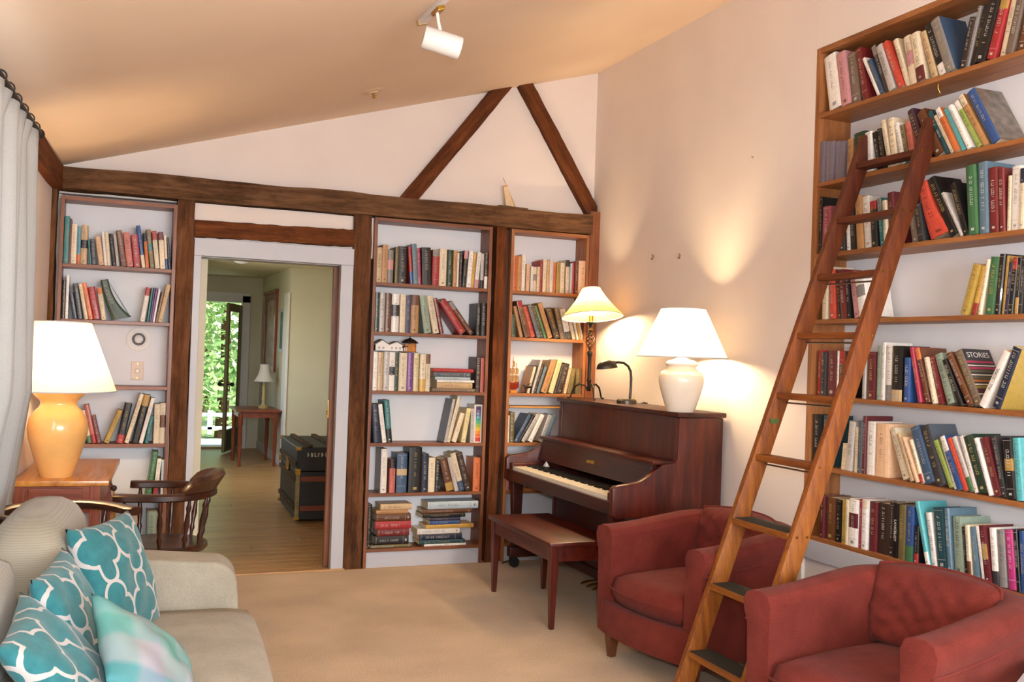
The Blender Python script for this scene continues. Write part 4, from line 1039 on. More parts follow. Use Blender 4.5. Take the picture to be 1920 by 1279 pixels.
part('plinth',MB().box(-.10,.14,-.03,.03,0,.010),wood('beam','X'),bs,bevel=.002)
part('sail',MB().hexa([(-.035,-.008,.010),(.035,-.008,.010),(.035,.008,.010),(-.035,.008,.010)],[(-.062,-.003,.155),(-.030,-.003,.155),(-.030,.003,.155),(-.062,.003,.155)]),paint('pale_carving','#dcc09a',.6,.1,30),bs,bevel=.002)
part('spar',MB().cyl((.048,0,.010),(-.068,0,.215),.004,.0025,seg=8).cyl((-.062,0,.150),(-.025,0,.160),.0045,seg=8),wood('desk','Z'),bs)
hs=thing('model_house','white painted model house standing on the tops of the upright books','model house',(1.79,6.70,1.4905))
part('walls',MB().box(-.095,.095,-.045,.045,0,.040),WHITE,hs,bevel=.001)
part('gable',MB().prism([(-.10,.040),(.0,.040),(-.05,.072)],'Y',-.050,.050).prism([(.0,.040),(.10,.040),(.055,.062)],'Y',-.046,.046),WHITE,hs)
part('roof',MB().hexa([(-.108,-.055,.040),(-.05,-.055,.076),(-.05,.055,.076),(-.108,.055,.040)],[(-.108,-.055,.044),(-.05,-.055,.080),(-.05,.055,.080),(-.108,.055,.044)]).hexa([(-.05,-.055,.076),(.002,-.055,.042),(.002,.055,.042),(-.05,.055,.076)],[(-.05,-.055,.080),(.002,-.055,.046),(.002,.055,.046),(-.05,.055,.080)]).hexa([(.002,-.05,.042),(.055,-.05,.066),(.055,.05,.066),(.002,.05,.042)],[(.002,-.05,.046),(.055,-.05,.070),(.055,.05,.070),(.002,.05,.046)]).hexa([(.055,-.05,.066),(.106,-.05,.040),(.106,.05,.040),(.055,.05,.066)],[(.055,-.05,.070),(.106,-.05,.044),(.106,.05,.044),(.055,.05,.070)]),paint('grey_roof','#8d8579',.7,.2,40),hs)
part('side_wall',MB().box(-.099,-.0955,-.044,.044,.001,.040),paint('slate_side','#5d5648',.7),hs)
for x in (-.07,-.04,.02,.05,.078): part('window',MB().box(x-.006,x+.006,-.0465,-.045,.012,.028),paint('model_window','#a79d94',.5),hs)
pg=thing('model_pagoda','small brown roofed pagoda house standing on the book tops next to the white model','model house',(1.945,6.69,1.486))
part('body',MB().box(-.04,.005,-.03,.03,0,.055).cyl((.022,-.005,0),(.022,-.005,.075),.026,seg=20),paint('pagoda_body','#b8742d',.6,.2,30),pg)
part('porch',MB().hexa([(-.065,-.045,.028),(-.02,-.045,.040),(-.02,.045,.040),(-.065,.045,.028)],[(-.065,-.045,.033),(-.02,-.045,.046),(-.02,.045,.046),(-.065,.045,.033)]),paint('pagoda_porch','#2d150d',.6),pg)
for x in (-.058,-.045,-.033): part('column',MB().cyl((x,-.038,0),(x,-.038,.030),.003,seg=8),WHITE,pg)
part('roof',MB().lathe([(.062,.062),(.060,.068),(.040,.085),(.018,.094),(.004,.100),(.003,.110),(.001,.112)],(.003,0,0),12),paint('pagoda_roof','#26120c',.55,.2,40),pg)
part('base',MB().box(-.068,.05,-.048,.042,-.001,.004),paint('pagoda_base','#3a2415',.6),pg)
hr=thing('animal_figurine','tiny dark metal animal figurine in front of the books behind the piano','figurine',(2.835,6.622,1.2152),R(0))
fm=paint('dark_bronze','#2b1a12',.4,.1,30,metallic=.4)
part('body',MB().tube([(-.030,0,.045),(-.015,0,.050),(.010,0,.048),(.028,0,.046)],[.008,.012,.011,.007],10),fm,hr,smooth=60)
part('neck',MB().tube([(-.022,0,.050),(-.036,0,.060),(-.042,0,.062)],[.007,.006,.004],8),fm,hr,smooth=60)
for x in (-.024,.022):
    for y in (-.005,.005): part('leg',MB().tube([(x,y,.045),(x+.003,y,.022),(x,y,.0)],[.004,.003,.003],8),fm,hr,smooth=60)
part('wing',MB().tube([(-.01,0,.055),(.012,0,.070),(.034,0,.082)],[.003,.005,.002],8),fm,hr,smooth=60)
pf=thing('portfolio_board','wide tan portfolio board lying on the leaning books behind the piano','board',(2.70,6.640,1.108))
part('board',MB().box(0,.55,0,.15,0,.012),paint('tan_board','#c08a46',.6,.15,12),pf,bevel=.002)
cb=thing('cable','black cable looping down behind the piano bench by the wall','cable',(2.70,6.57,0))
part('cable',MB().tube([(-.06,-.03,.005),(.0,-.02,.02),(.03,-.01,.10),(.035,0,.17),(.01,.0,.24),(-.01,0.0,.26)],.005,8),BLACK,cb,smooth=60)
# white side table corner at the lower right edge
wt=thing('side_table','white painted side table at the lower right edge beside the armchair','table',(2.93,2.11,0),R(31))
part('table_top',MB().box(-.30,.30,-.26,.26,.515,.545),TRIM,wt,bevel=.006,smooth=40)
part('apron',MB().box(-.27,.27,-.23,.23,.45,.515),TRIM,wt)
for x in (-.25,.25):
    for y in (-.21,.21): part('leg',MB().hexa([(x-.014,y-.014,0),(x+.014,y-.014,0),(x+.014,y+.014,0),(x-.014,y+.014,0)],[(x-.022,y-.022,.45),(x+.022,y-.022,.45),(x+.022,y+.022,.45),(x-.022,y+.022,.45)]),TRIM,wt,bevel=.002)
# dried grass bundle tied on the desk corner
gb=thing('tassel','straw tassel hanging from the right corner of the desk','tassel',(.045,5.55,.55))
mb=MB(); rr=random.Random(4)
for k in range(26):
    a=rr.uniform(0,6.28); r=rr.uniform(.004,.022); mb.tube([(.004*math.cos(a),.004*math.sin(a),.17),(r*.5*math.cos(a),r*.5*math.sin(a),.10),(r*math.cos(a),r*math.sin(a),.0)],.0016,5)
part('straw',mb,paint('straw','#b98442',.8,.2,60),gb,kind='stuff')
part('knot',MB().sphere((0,0,.178),.016).tube([(0,0,.175),(-.012,0,.20),(-.02,0,.205)],.004,6),paint('dark_knot','#3a2013',.7),gb,smooth=60)

# ================================================================== GARDEN
m_leaf,nt,b=new_mat('leaves'); out=nt.nodes['Material Output']
ln=N(nt,'ShaderNodeTexNoise',Scale=.9,Detail=3.0); nt.links.new(coords(nt),ln.inputs['Vector'])
lc=ramp(nt,ln.outputs[0],[(.3,rgba('#5f8a45')),(.5,rgba('#9aba74')),(.7,rgba('#dbe2b4'))])
nt.links.new(lc,b.inputs['Base Color']); b.inputs['Roughness'].default_value=.6
tr=N(nt,'ShaderNodeBsdfTranslucent'); nt.links.new(lc,tr.inputs[0]); mx=N(nt,'ShaderNodeMixShader'); mx.inputs[0].default_value=.4
nt.links.new(b.outputs[0],mx.inputs[1]); nt.links.new(tr.outputs[0],mx.inputs[2]); nt.links.new(mx.outputs[0],out.inputs[0])
tag(part('lawn',MB().box(-12,18,14.9,50,-.6,-.5),paint('grass','#6b8146',.95,.3,2.0,.5,60)),'green grass beyond the hall door','lawn',kind='structure')
dk=thing('deck','wooden deck outside the hall door','deck',(1.3,15.6,0)); dk['kind']='structure'
for i in range(11): part('plank',MB().box(-1.6,1.8,-.85+i*.16,-.70+i*.16,-.06,-.03),paint('deck_grey','#9aa3a0',.7,.1,8) if i==0 else bpy.data.materials['deck_grey'],dk,bevel=.003)
rl=thing('deck_railing','pale painted deck railing outside the glass door','railing',(1.3,17.3,-.03))
part('rail',MB().box(-1.6,1.8,-.03,.03,.30,.36),paint('rail_white','#dbe6ee',.5),rl,bevel=.003); part('rail',MB().box(-1.6,1.8,-.04,.04,.08,.13),bpy.data.materials['rail_white'],rl,bevel=.003)
for x in (-1.5,0.3,1.7): part('post',MB().box(x-.04,x+.04,-.04,.04,0,.40),bpy.data.materials['rail_white'],rl,bevel=.003)
def tree(label,x,y,h,r,seed,n=2600):
    rnd=random.Random(seed); o=thing('tree',label,'tree',(x,y,-.5),0,'trees outside the hall door')
    part('trunk',MB().tube([(0,0,0),(.05,.02,h*.3),(-.03,0,h*.6),(0,0,h*.92)],[.14,.11,.08,.03],10),wood('beam','Z'),o,smooth=50)
    mb=MB(); cl=[]
    for _ in range(34):
        t=rnd.random(); a=rnd.uniform(0,6.28); rr_=r*math.sqrt(rnd.random())*(1-.45*abs(t-.45)); cl.append((rr_*math.cos(a),rr_*math.sin(a),h*.12+h*.88*t))
    for i in range(n):
        c=rnd.choice(cl); p=Vector(c)+Vector((rnd.gauss(0,.30),rnd.gauss(0,.30),rnd.gauss(0,.22)))
        u=Vector((rnd.gauss(0,1),rnd.gauss(0,1),rnd.gauss(0,.5))).normalized(); v=u.cross(Vector((rnd.gauss(0,1),rnd.gauss(0,1),rnd.gauss(0,1)))).normalized()
        s=rnd.uniform(.06,.13); mb.add([p-u*s,p+v*s*.45,p+u*s,p-v*s*.45],[(0,1,2,3)])
    part('foliage',mb,m_leaf,o,kind='stuff')
tree('light green leafy tree left of centre outside the hall door',1.35,20.5,5.5,1.5,1)
tree('leafy tree right behind the deck railing outside the hall door',2.25,21.8,6.0,1.6,2)
tree('dense tree further left beyond the deck outside the hall door',.5,22.6,6.2,1.6,3)
tree('tall tree in the background centre outside the hall door',1.7,25.5,7.5,2.0,4)
tree('broad background tree filling the right side outside the hall door',3.4,25.8,7.5,2.0,5)
tree('distant tree closing the gap between the nearer trees outside',2.5,29.0,8.5,2.6,6)
BOOKS = '''
@L 0
-0.285 0.029 0.289 0 teal
-0.256 0.011 0.275 0 maroon
-0.244 0.031 0.244 0 cream
-0.212 0.022 0.235 0 skyblue b:orange
-0.190 0.038 0.242 0 tan m:black
-0.135 0.009 0.157 -5.9 teal
-0.125 0.029 0.158 -5 navy
-0.083 0.031 0.176 -9.2 peach
-0.051 0.015 0.208 -6.6 white
-0.036 0.022 0.203 -6 cream
-0.004 0.021 0.201 -8.6 black
0.018 0.017 0.201 -7.2 palegrey
0.046 0.033 0.225 -10 brown
0.080 0.037 0.216 -8.6 salmon
0.121 0.039 0.205 -7.4 red
0.167 0.023 0.266 -9.3 blue b:cream
0.190 0.020 0.219 -6.5 orange t:navy
0.216 0.027 0.246 -8 olive m:teal
0.246 0.027 0.237 -7.2 cream t:red
0.276 0.030 0.234 -5.2 cream t:maroon
0.308 0.014 0.215 -5 cream b:blue
0.325 0.015 0.202 -5.5 navy
@L 1
-0.284 0.020 0.236 0 darkbrown
-0.262 0.016 0.267 0 white
-0.216 0.024 0.163 -10.5 navy
-0.191 0.030 0.219 -9.4 black
-0.151 0.021 0.219 -11.5 cream
-0.127 0.024 0.230 -12.1 orange
-0.102 0.042 0.203 -11.7 red
-0.055 0.028 0.202 -9.7 cream t:orange
-0.011 0.045 0.255 -13.6 darkgreen bend
0.167 0.028 0.218 7.9 white t:red
0.208 0.012 0.221 5.5 teal
0.222 0.008 0.219 5.4 navy
0.230 0.012 0.221 6.5 purple
0.243 0.012 0.213 7.5 white
0.257 0.015 0.197 9.6 brown
0.273 0.028 0.245 10.3 tan
@L 2
-0.115 0.038 0.215 0 darkbrown
@L 3
-0.193 0.041 0.235 -11.3 white t:maroon
-0.149 0.027 0.187 -9.4 white
-0.108 0.026 0.208 -13.2 cream b:green
-0.081 0.026 0.241 -13 salmon b:red
-0.053 0.025 0.172 -13.4 darkred
-0.015 0.030 0.218 20.3 mustard
0.057 0.042 0.251 10 black b:red
0.104 0.025 0.319 14.9 cream
0.149 0.039 0.309 11.6 black t:gold
0.189 0.024 0.292 12.5 white
0.223 0.023 0.172 9.3 teal
0.274 0.035 0.249 0 cream
0.309 0.035 0.256 0 cream m:brown
@L 4
0.239 0.032 0.294 7.5 green
0.284 0.025 0.249 4.5 white b:red
0.329 0.016 0.242 0 paleblue
@L 5
0.146 0.073 0.300 0 cream
0.256 0.058 0.296 0 sage
0.316 0.029 0.288 0 white
@M 0
1.672 0.041 0.239 0 tan
1.713 0.037 0.261 0 camel
1.750 0.043 0.227 0 grey m:pink
1.802 0.024 0.250 0 olive
1.829 0.062 0.259 0 black
1.916 0.024 0.260 -5.5 red b:blue
1.940 0.033 0.281 -4.5 steel
1.973 0.029 0.254 -4.4 crimson
2.004 0.066 0.261 -3 black
2.073 0.051 0.251 0 red t:grey
2.127 0.053 0.262 0 cream
2.184 0.041 0.259 0 darkgreen
2.228 0.029 0.258 0 camel
2.257 0.014 0.242 0 white
2.273 0.021 0.247 0 darkbrown
2.294 0.029 0.261 2.9 black t:pink
2.331 0.035 0.260 3.3 white
2.368 0.020 0.247 3.6 yellow
2.390 0.028 0.257 4 white b:pink
2.436 0.025 0.250 0 palegrey b:black
2.462 0.026 0.263 0 darkbrown b:white
@M 1
1.672 0.033 0.270 0 darkgreen
1.706 0.038 0.268 0 palegrey
1.744 0.039 0.269 0 brown
1.791 0.054 0.266 0 white m:black
1.850 0.039 0.265 0 cream
1.891 0.036 0.258 0 indigo
1.930 0.056 0.266 0 camel t:brown
2.030 0.052 0.263 -9.5 sage
2.097 0.045 0.267 -12.4 cream
2.149 0.030 0.255 -13.5 darkred
2.295 0.051 0.276 -35.8 red
2.372 0.034 0.278 -37.8 brown t:grey
2.417 0.031 0.231 0 black
2.450 0.038 0.236 0 black
@M 2
1.672 0.032 0.266 0 white
1.705 0.043 0.264 0 tan
1.749 0.041 0.269 0 palegrey
1.790 0.038 0.267 0 white m:black
1.828 0.030 0.265 0 darkgreen
1.859 0.056 0.264 0 cream
1.916 0.046 0.266 0 purple
1.964 0.039 0.264 0 paleyellow
2.007 0.043 0.260 0 cream b:yellow
2.053 0.031 0.262 0 cream t:brown
2.427 0.035 0.252 0 darkbrown
2.464 0.024 0.246 0 salmon
@M 3
1.696 0.048 0.264 -5.1 navy
1.761 0.029 0.267 -8.9 white
1.790 0.039 0.294 -6.2 teal b:black
2.203 0.020 0.311 10.3 palegrey c:slate
2.224 0.029 0.344 13 cream
2.264 0.036 0.213 16.4 cream
2.329 0.034 0.246 8.5 paleyellow
2.400 0.027 0.244 0 palegrey
2.426 0.061 0.272 0 rainbow
@M 4
1.757 0.044 0.303 0 white c:taupe
1.820 0.041 0.231 0 salmon t:black
1.871 0.073 0.272 0 denim m:tan
1.955 0.091 0.313 0 black
2.049 0.047 0.268 0 navy
2.098 0.048 0.241 0 cream
2.150 0.030 0.221 0 charcoal
2.239 0.055 0.233 -15.1 brown b:gold
2.298 0.029 0.248 -15.3 palegrey
2.333 0.040 0.277 -16.3 cream b:denim
2.378 0.047 0.277 -16.6 darkbrown
2.435 0.052 0.238 0 orange
@M 5
1.672 0.034 0.302 0 black
@U 0
2.685 0.034 0.251 0 orange
2.719 0.035 0.250 0 camel
2.754 0.029 0.266 0 white
2.791 0.028 0.199 0 peach
2.829 0.020 0.183 0 white
2.851 0.026 0.181 0 cream m:grey
2.878 0.022 0.183 0 cream
2.902 0.018 0.232 0 red
2.921 0.026 0.242 0 cream
2.950 0.026 0.235 0 tan
2.978 0.028 0.245 0 white
3.009 0.025 0.225 0 orange
3.037 0.025 0.227 0 mustard
3.067 0.035 0.225 0 cream
3.113 0.029 0.250 0 cream t:black
3.143 0.015 0.226 0 paleblue
3.158 0.019 0.235 0 crimson
3.181 0.030 0.244 0 brown
3.213 0.070 0.250 0 peach
@U 1
2.693 0.030 0.164 -2.9 darkgreen
2.759 0.029 0.230 -14.9 camel
2.795 0.040 0.270 -16.4 brown t:red
2.846 0.039 0.235 -18.7 vermilion
2.892 0.029 0.251 -19.7 slate
2.923 0.022 0.252 -19.6 black
2.953 0.022 0.248 -20.9 green
2.986 0.036 0.269 -20.4 camel
3.035 0.047 0.229 -20.6 darkbrown
3.088 0.033 0.233 -15.2 taupe
3.129 0.045 0.228 -15.6 white b:charcoal
3.186 0.025 0.200 -15.2 cream
3.219 0.016 0.194 -14.4 white
3.240 0.016 0.191 -14.6 yellow
3.258 0.016 0.188 -14.8 white
@U 2
2.825 0.019 0.199 14.2 cream c:camel
2.848 0.008 0.210 13.7 charcoal
2.857 0.018 0.251 15.7 palegrey
2.878 0.023 0.245 16 darkbrown
2.903 0.021 0.204 17 steel
2.936 0.045 0.245 18.1 camel
2.997 0.039 0.252 15.7 paleyellow
3.043 0.020 0.226 15.3 charcoal
3.069 0.040 0.229 14.5 darkbrown
3.122 0.022 0.197 11.2 peach
3.152 0.040 0.189 9.2 olive
3.222 0.035 0.190 0 olive
3.257 0.025 0.188 0 brown
@U 3
2.685 0.016 0.196 0 white
2.701 0.037 0.221 0 olive
2.739 0.026 0.224 28.5 denim
2.770 0.023 0.224 29.9 black
2.798 0.027 0.229 30.4 palegrey
2.850 0.034 0.220 26 white
2.934 0.032 0.210 19.2 palegrey
2.972 0.033 0.209 18.2 steel
@U 4
2.685 0.030 0.224 0 pink
2.716 0.033 0.252 0 darkred
2.749 0.031 0.243 0 darkbrown
@R 0
-4.090 0.089 0.294 -11.4 white
-3.998 0.065 0.286 -11.3 pink
-3.932 0.061 0.264 -9.8 taupe
-3.847 0.040 0.277 -14.3 darkred
-3.745 0.017 0.238 -28.4 white
-3.725 0.025 0.213 -27.6 denim
-3.699 0.029 0.274 -22.9 charcoal t:grey
-3.666 0.042 0.257 -22.1 palegrey
-3.603 0.031 0.272 -25.6 vermilion
-3.570 0.030 0.262 -21.1 cream
-3.539 0.044 0.243 -12.3 cream m:pink
-3.489 0.051 0.240 -13 cream b:maroon
-3.409 0.034 0.242 -19.4 tan
-3.363 0.037 0.277 -21.3 black b:white
-3.322 0.051 0.280 -21.6 grey c:denim
-3.256 0.035 0.220 12.6 darkbrown
-3.219 0.018 0.258 13.7 grey
-3.199 0.025 0.257 15.4 black
-3.170 0.058 0.261 16.5 black
-3.105 0.047 0.260 16.1 red t:gold
-3.043 0.028 0.245 12.8 cream
-3.013 0.042 0.234 13.3 taupe
-2.957 0.044 0.216 9.8 brown
@R 1
-4.148 0.039 0.214 0 mauve
-4.109 0.035 0.207 0 mauve
-4.074 0.035 0.201 0 mauve
-4.039 0.037 0.195 0 mauve
-4.001 0.037 0.188 0 mauve
-3.958 0.041 0.192 0 camel
-3.889 0.078 0.208 -3.5 darkgreen
-3.803 0.046 0.197 -5.8 white
-3.733 0.027 0.193 -12.8 black
-3.705 0.027 0.202 -11.5 black
-3.667 0.030 0.240 -14.1 cream
-3.636 0.038 0.235 -9.2 cream
-3.574 0.027 0.207 -15.5 white
-3.547 0.025 0.190 -13.2 olive b:teal
-3.521 0.034 0.194 -12.8 salmon b:black
-3.448 0.036 0.262 -22.7 plum
-3.377 0.052 0.249 -29.5 brown
-3.315 0.027 0.241 -29.1 darkteal
-3.280 0.018 0.214 -30 cream
-3.256 0.026 0.240 -29 orange t:white
-3.225 0.023 0.233 -28.6 turquoise
-3.188 0.025 0.238 -29.2 white
-3.146 0.026 0.262 -31.5 lime t:white
-3.110 0.027 0.282 -30.9 camel t:cream
-3.064 0.044 0.284 -30 blue c:taupe
@R 2
-4.136 0.021 0.295 0 black
-4.112 0.062 0.241 0 rose
-3.979 0.037 0.217 -4.7 charcoal
-3.938 0.029 0.212 -4.7 white
-3.905 0.034 0.237 -4.8 black
-3.867 0.051 0.264 -5.8 camel
-3.808 0.048 0.255 -7.4 white
-3.755 0.043 0.224 -5.9 black t:red
-3.700 0.029 0.236 -8.8 teal t:grey
-3.670 0.028 0.218 -5.6 cream
-3.638 0.040 0.252 -5.6 maroon
-3.499 0.034 0.163 -12.1 taupe
-3.451 0.037 0.173 -12.4 charcoal
-3.400 0.057 0.273 -15 vermilion bend
-3.268 0.042 0.307 -28.3 black
-3.212 0.014 0.232 -29.7 palegrey
-3.198 0.028 0.250 -19.5 black
-3.170 0.052 0.301 -4.9 green
-3.115 0.048 0.305 -3.6 steel
-3.063 0.045 0.274 -3.4 darkred
-3.016 0.031 0.264 -3.4 darkred
-2.981 0.017 0.228 0 cream
-2.961 0.039 0.263 0 white
-2.920 0.029 0.247 0 cream t:navy
@R 3
-4.101 0.042 0.271 0 cream
-4.044 0.044 0.253 -3.5 vermilion
-3.986 0.029 0.249 -6.4 black
-3.949 0.036 0.248 -8.3 darkred
-3.913 0.028 0.233 -7.6 black
-3.868 0.041 0.234 -11.5 pink
-3.821 0.059 0.226 -12.6 white m:grey
-3.202 0.035 0.220 16.4 mustard
-3.157 0.026 0.210 13.6 yellow b:red
-3.115 0.020 0.234 9.6 cream
-3.079 0.046 0.239 5.8 green
-3.028 0.028 0.249 4.6 black
-2.999 0.012 0.241 4.5 gold
-2.986 0.020 0.212 5.2 indigo
-2.965 0.026 0.229 5 black t:red
-2.930 0.019 0.227 3 black b:gold
-2.910 0.019 0.227 2.8 charcoal
-2.879 0.014 0.228 0 cream
@R 4
-4.122 0.024 0.231 0 red
-4.097 0.043 0.222 0 charcoal
-4.052 0.072 0.232 0 maroon
-3.979 0.015 0.230 0 white
-3.962 0.038 0.230 0 brown t:red
-3.921 0.027 0.227 0 black
-3.797 0.026 0.229 0 palegrey
-3.765 0.057 0.229 0 maroon
-3.703 0.028 0.258 0 sage
-3.672 0.028 0.274 0 white
-3.640 0.041 0.261 0 white b:grey
-3.596 0.067 0.258 0 black b:tan
-3.519 0.039 0.205 0 blue
-3.429 0.023 0.255 -13.8 crimson
-3.389 0.029 0.254 -17.4 brown t:orange
-3.357 0.016 0.208 -17.5 maroon
-3.340 0.019 0.212 -16.1 cream
-3.318 0.027 0.216 -16.6 darkred
-3.272 0.041 0.230 -20.7 sage
-3.202 0.025 0.216 -27.2 black
-3.158 0.032 0.253 -30.3 brown
-3.122 0.041 0.258 -27.4 taupe c:charcoal
-3.088 0.031 0.261 26.9 white
-3.025 0.043 0.263 21 navy c:mustard
@R 5
-4.137 0.064 0.262 0 black
-4.071 0.034 0.260 0 darkteal
-3.930 0.032 0.130 5 cream
-3.893 0.047 0.244 4.4 palegrey
-3.828 0.022 0.222 0 cream
-3.806 0.031 0.250 0 slate
-3.774 0.023 0.278 0 maroon
-3.751 0.057 0.254 0 white
-3.691 0.083 0.251 0 peach
-3.516 0.042 0.240 -22.5 cream
-3.463 0.023 0.227 -24.2 tan
-3.428 0.018 0.215 -26.3 peach
-3.408 0.019 0.201 -22.1 cream b:red
-3.383 0.057 0.261 -23.1 denim
-3.320 0.049 0.272 -22.3 charcoal c:slate
-3.248 0.026 0.218 -27 lime
-3.218 0.015 0.200 -23.4 white
-3.193 0.027 0.241 -25.6 blue t:white
-3.162 0.023 0.236 -25.6 vermilion
-3.135 0.024 0.245 -26 palegrey b:green
-3.108 0.020 0.247 -21.5 white
-3.085 0.051 0.247 -21.9 darkgreen
-3.030 0.018 0.244 -20.5 white
-3.010 0.036 0.245 -19.5 maroon
-2.973 0.024 0.252 -14.5 charcoal
-2.947 0.045 0.247 -7.1 black m:gold
-2.899 0.037 0.251 -6.7 turquoise
@R 6
-4.062 0.032 0.213 0 maroon
-4.027 0.071 0.212 0 brown
-3.949 0.036 0.212 0 black
-3.910 0.034 0.212 0 mustard
-3.874 0.019 0.220 0 cream
-3.854 0.065 0.229 0 white m:maroon
-3.787 0.021 0.236 0 crimson
-3.765 0.040 0.237 0 white t:cream
-3.723 0.052 0.234 0 maroon
-3.669 0.073 0.237 0 darkbrown
-3.593 0.030 0.248 0 darkbrown
-3.562 0.032 0.252 0 black
-3.529 0.045 0.249 0 olive
-3.483 0.048 0.251 0 blue b:green
-3.428 0.026 0.170 0 black b:red
-3.355 0.025 0.285 -15.4 turquoise b:white
-3.329 0.031 0.240 -11.1 white
-3.297 0.059 0.268 -7.8 darkteal
-3.236 0.027 0.276 -6.5 steel
-3.205 0.052 0.246 -5 sage
-3.142 0.016 0.210 -8 black
-3.125 0.022 0.223 -6 cream b:brown
-3.093 0.029 0.219 -8.4 steel
-3.053 0.017 0.229 -11 white
-3.035 0.029 0.235 -9.9 maroon m:gold
-3.005 0.034 0.231 -6.6 white b:charcoal
-2.969 0.038 0.230 -5.5 grey
-2.922 0.039 0.237 -7.3 magenta
-2.884 0.018 0.245 -6.1 black
-2.865 0.021 0.242 -4.4 blue
'''
STACKS = [
 ('M', 2, [(2.1021, 0.3249, 1.215, 0.0234, 'taupe'), (2.1372, 0.2654, 1.2388, 0.0427, 'tan'), (2.1365, 0.2783, 1.2819, 0.0172, 'white'), (2.1209, 0.2611, 1.2995, 0.02, 'paleblue'), (2.1086, 0.2759, 1.3199, 0.0337, 'slate'), (2.1039, 0.3023, 1.354, 0.0248, 'red')]),
 ('M', 5, [(1.6739, 0.3198, 0.13, 0.0218, 'olive'), (1.7285, 0.2432, 0.1522, 0.0598, 'black'), (1.7456, 0.228, 0.2123, 0.0489, 'darkred'), (1.7283, 0.255, 0.2616, 0.0525, 'red'), (1.734, 0.2473, 0.3145, 0.0488, 'brown'), (1.7329, 0.2277, 0.3637, 0.0277, 'camel'), (1.7618, 0.2246, 0.3918, 0.0416, 'tan')]),
 ('M', 5, [(2.0845, 0.3101, 0.13, 0.0149, 'white'), (2.0479, 0.3375, 0.1453, 0.026, 'darkteal'), (2.0462, 0.317, 0.1716, 0.043, 'navy'), (2.0329, 0.3125, 0.215, 0.0371, 'white'), (2.0911, 0.3556, 0.2525, 0.0268, 'yellow'), (2.1218, 0.2255, 0.2796, 0.0246, 'blue'), (2.1208, 0.2255, 0.3046, 0.0253, 'indigo'), (2.0642, 0.3177, 0.3303, 0.026, 'black'), (2.0709, 0.3631, 0.3567, 0.0312, 'brown'), (2.1005, 0.3767, 0.3883, 0.0521, 'paleblue')]),
]
# ================================================================== BOOKS
PAL={'teal':'#2a7f80','maroon':'#6b2128','cream':'#dccbab','skyblue':'#5ba3bf','orange':'#d9702c','tan':'#c9aa7c','black':'#1d1a1b','navy':'#252f47','peach':'#e0b48a','white':'#e4ded6','palegrey':'#bdb6b0','brown':'#70401f','salmon':'#c9685a','red':'#b3242a','blue':'#2c579a','olive':'#77693a','darkbrown':'#3c2a22','darkgreen':'#24402e','purple':'#7d3a95','mustard':'#b99a3a','darkred':'#7a1f22','gold':'#b88f3a','green':'#3f7a4c','paleblue':'#b9cbd6','sage':'#8ea08c','camel':'#bf8c52','grey':'#8a8582','pink':'#cf8f94','steel':'#5f7f92','crimson':'#b02a4a','yellow':'#d9a93a','indigo':'#3d3c5e','paleyellow':'#dccb92','slate':'#56606c','taupe':'#7d6c5c','denim':'#3f5c7e','charcoal':'#39373a','vermilion':'#d2452c','mauve':'#7d7585','turquoise':'#4fb3ba','darkteal':'#20525c','lime':'#9ab04a','plum':'#43273a','rose':'#a34a58','magenta':'#cf2f86','rainbow':'#e6e0da'}
NICE={'skyblue':'sky blue','palegrey':'pale grey','darkbrown':'dark brown','darkgreen':'dark green','darkred':'dark red','paleblue':'pale blue','paleyellow':'pale yellow','darkteal':'dark teal','rainbow':'rainbow spined','steel':'steel blue','denim':'denim blue'}
COVER=attr_mat('book_cover',.42,.45,.12); PRINT=attr_mat('spine_print',.5,.3)
PAGES=paint('book_pages','#d8c8a4',.9,.08,40,.3,300)
ORD=['first','second','third','fourth','fifth','sixth','seventh','eighth','ninth','tenth','eleventh','twelfth','thirteenth','fourteenth','fifteenth','sixteenth','seventeenth','eighteenth','nineteenth','twentieth']+['twenty-'+w for w in ('first','second','third','fourth','fifth','sixth','seventh','eighth','ninth')]+['thirtieth','thirty-first','thirty-second']
SHELFN=['top','second','third','fourth','fifth','sixth','seventh']
CASEN={'L':'bookcase left of the doorway','M':'bookcase right of the doorway','U':'bookcase behind the piano','R':'ladder bookcase'}
SPINE_TEXT={('R',4,22):'ALL - SOREL',('R',6,11):'LANCELOT'}
def pc(n):
    c=lin(PAL[n]); g=.3*c[0]+.55*c[1]+.15*c[2]
    k=.80+.24*min(1,g/.7)
    return tuple((.90*x+.10*g)*k for x in c)
def mulc(c,k): return tuple(min(1,x*k) for x in c)
def text_mesh(s,size):
    cu=bpy.data.curves.new('t','FONT'); cu.body=s; cu.size=size; cu.align_x='CENTER'; cu.align_y='CENTER'; cu.extrude=.0002
    ob=bpy.data.objects.new('t',cu); COL.objects.link(ob); dg=bpy.context.evaluated_depsgraph_get(); dg.update()
    me=bpy.data.meshes.new_from_object(ob.evaluated_get(dg)); bpy.data.objects.remove(ob); return me
RAINBOW=['#c23a30','#d9602e','#e08a2e','#d6b23a','#8fb04a','#4aa57c','#2e8fa0','#3a5c96','#43306e','#3a2356']
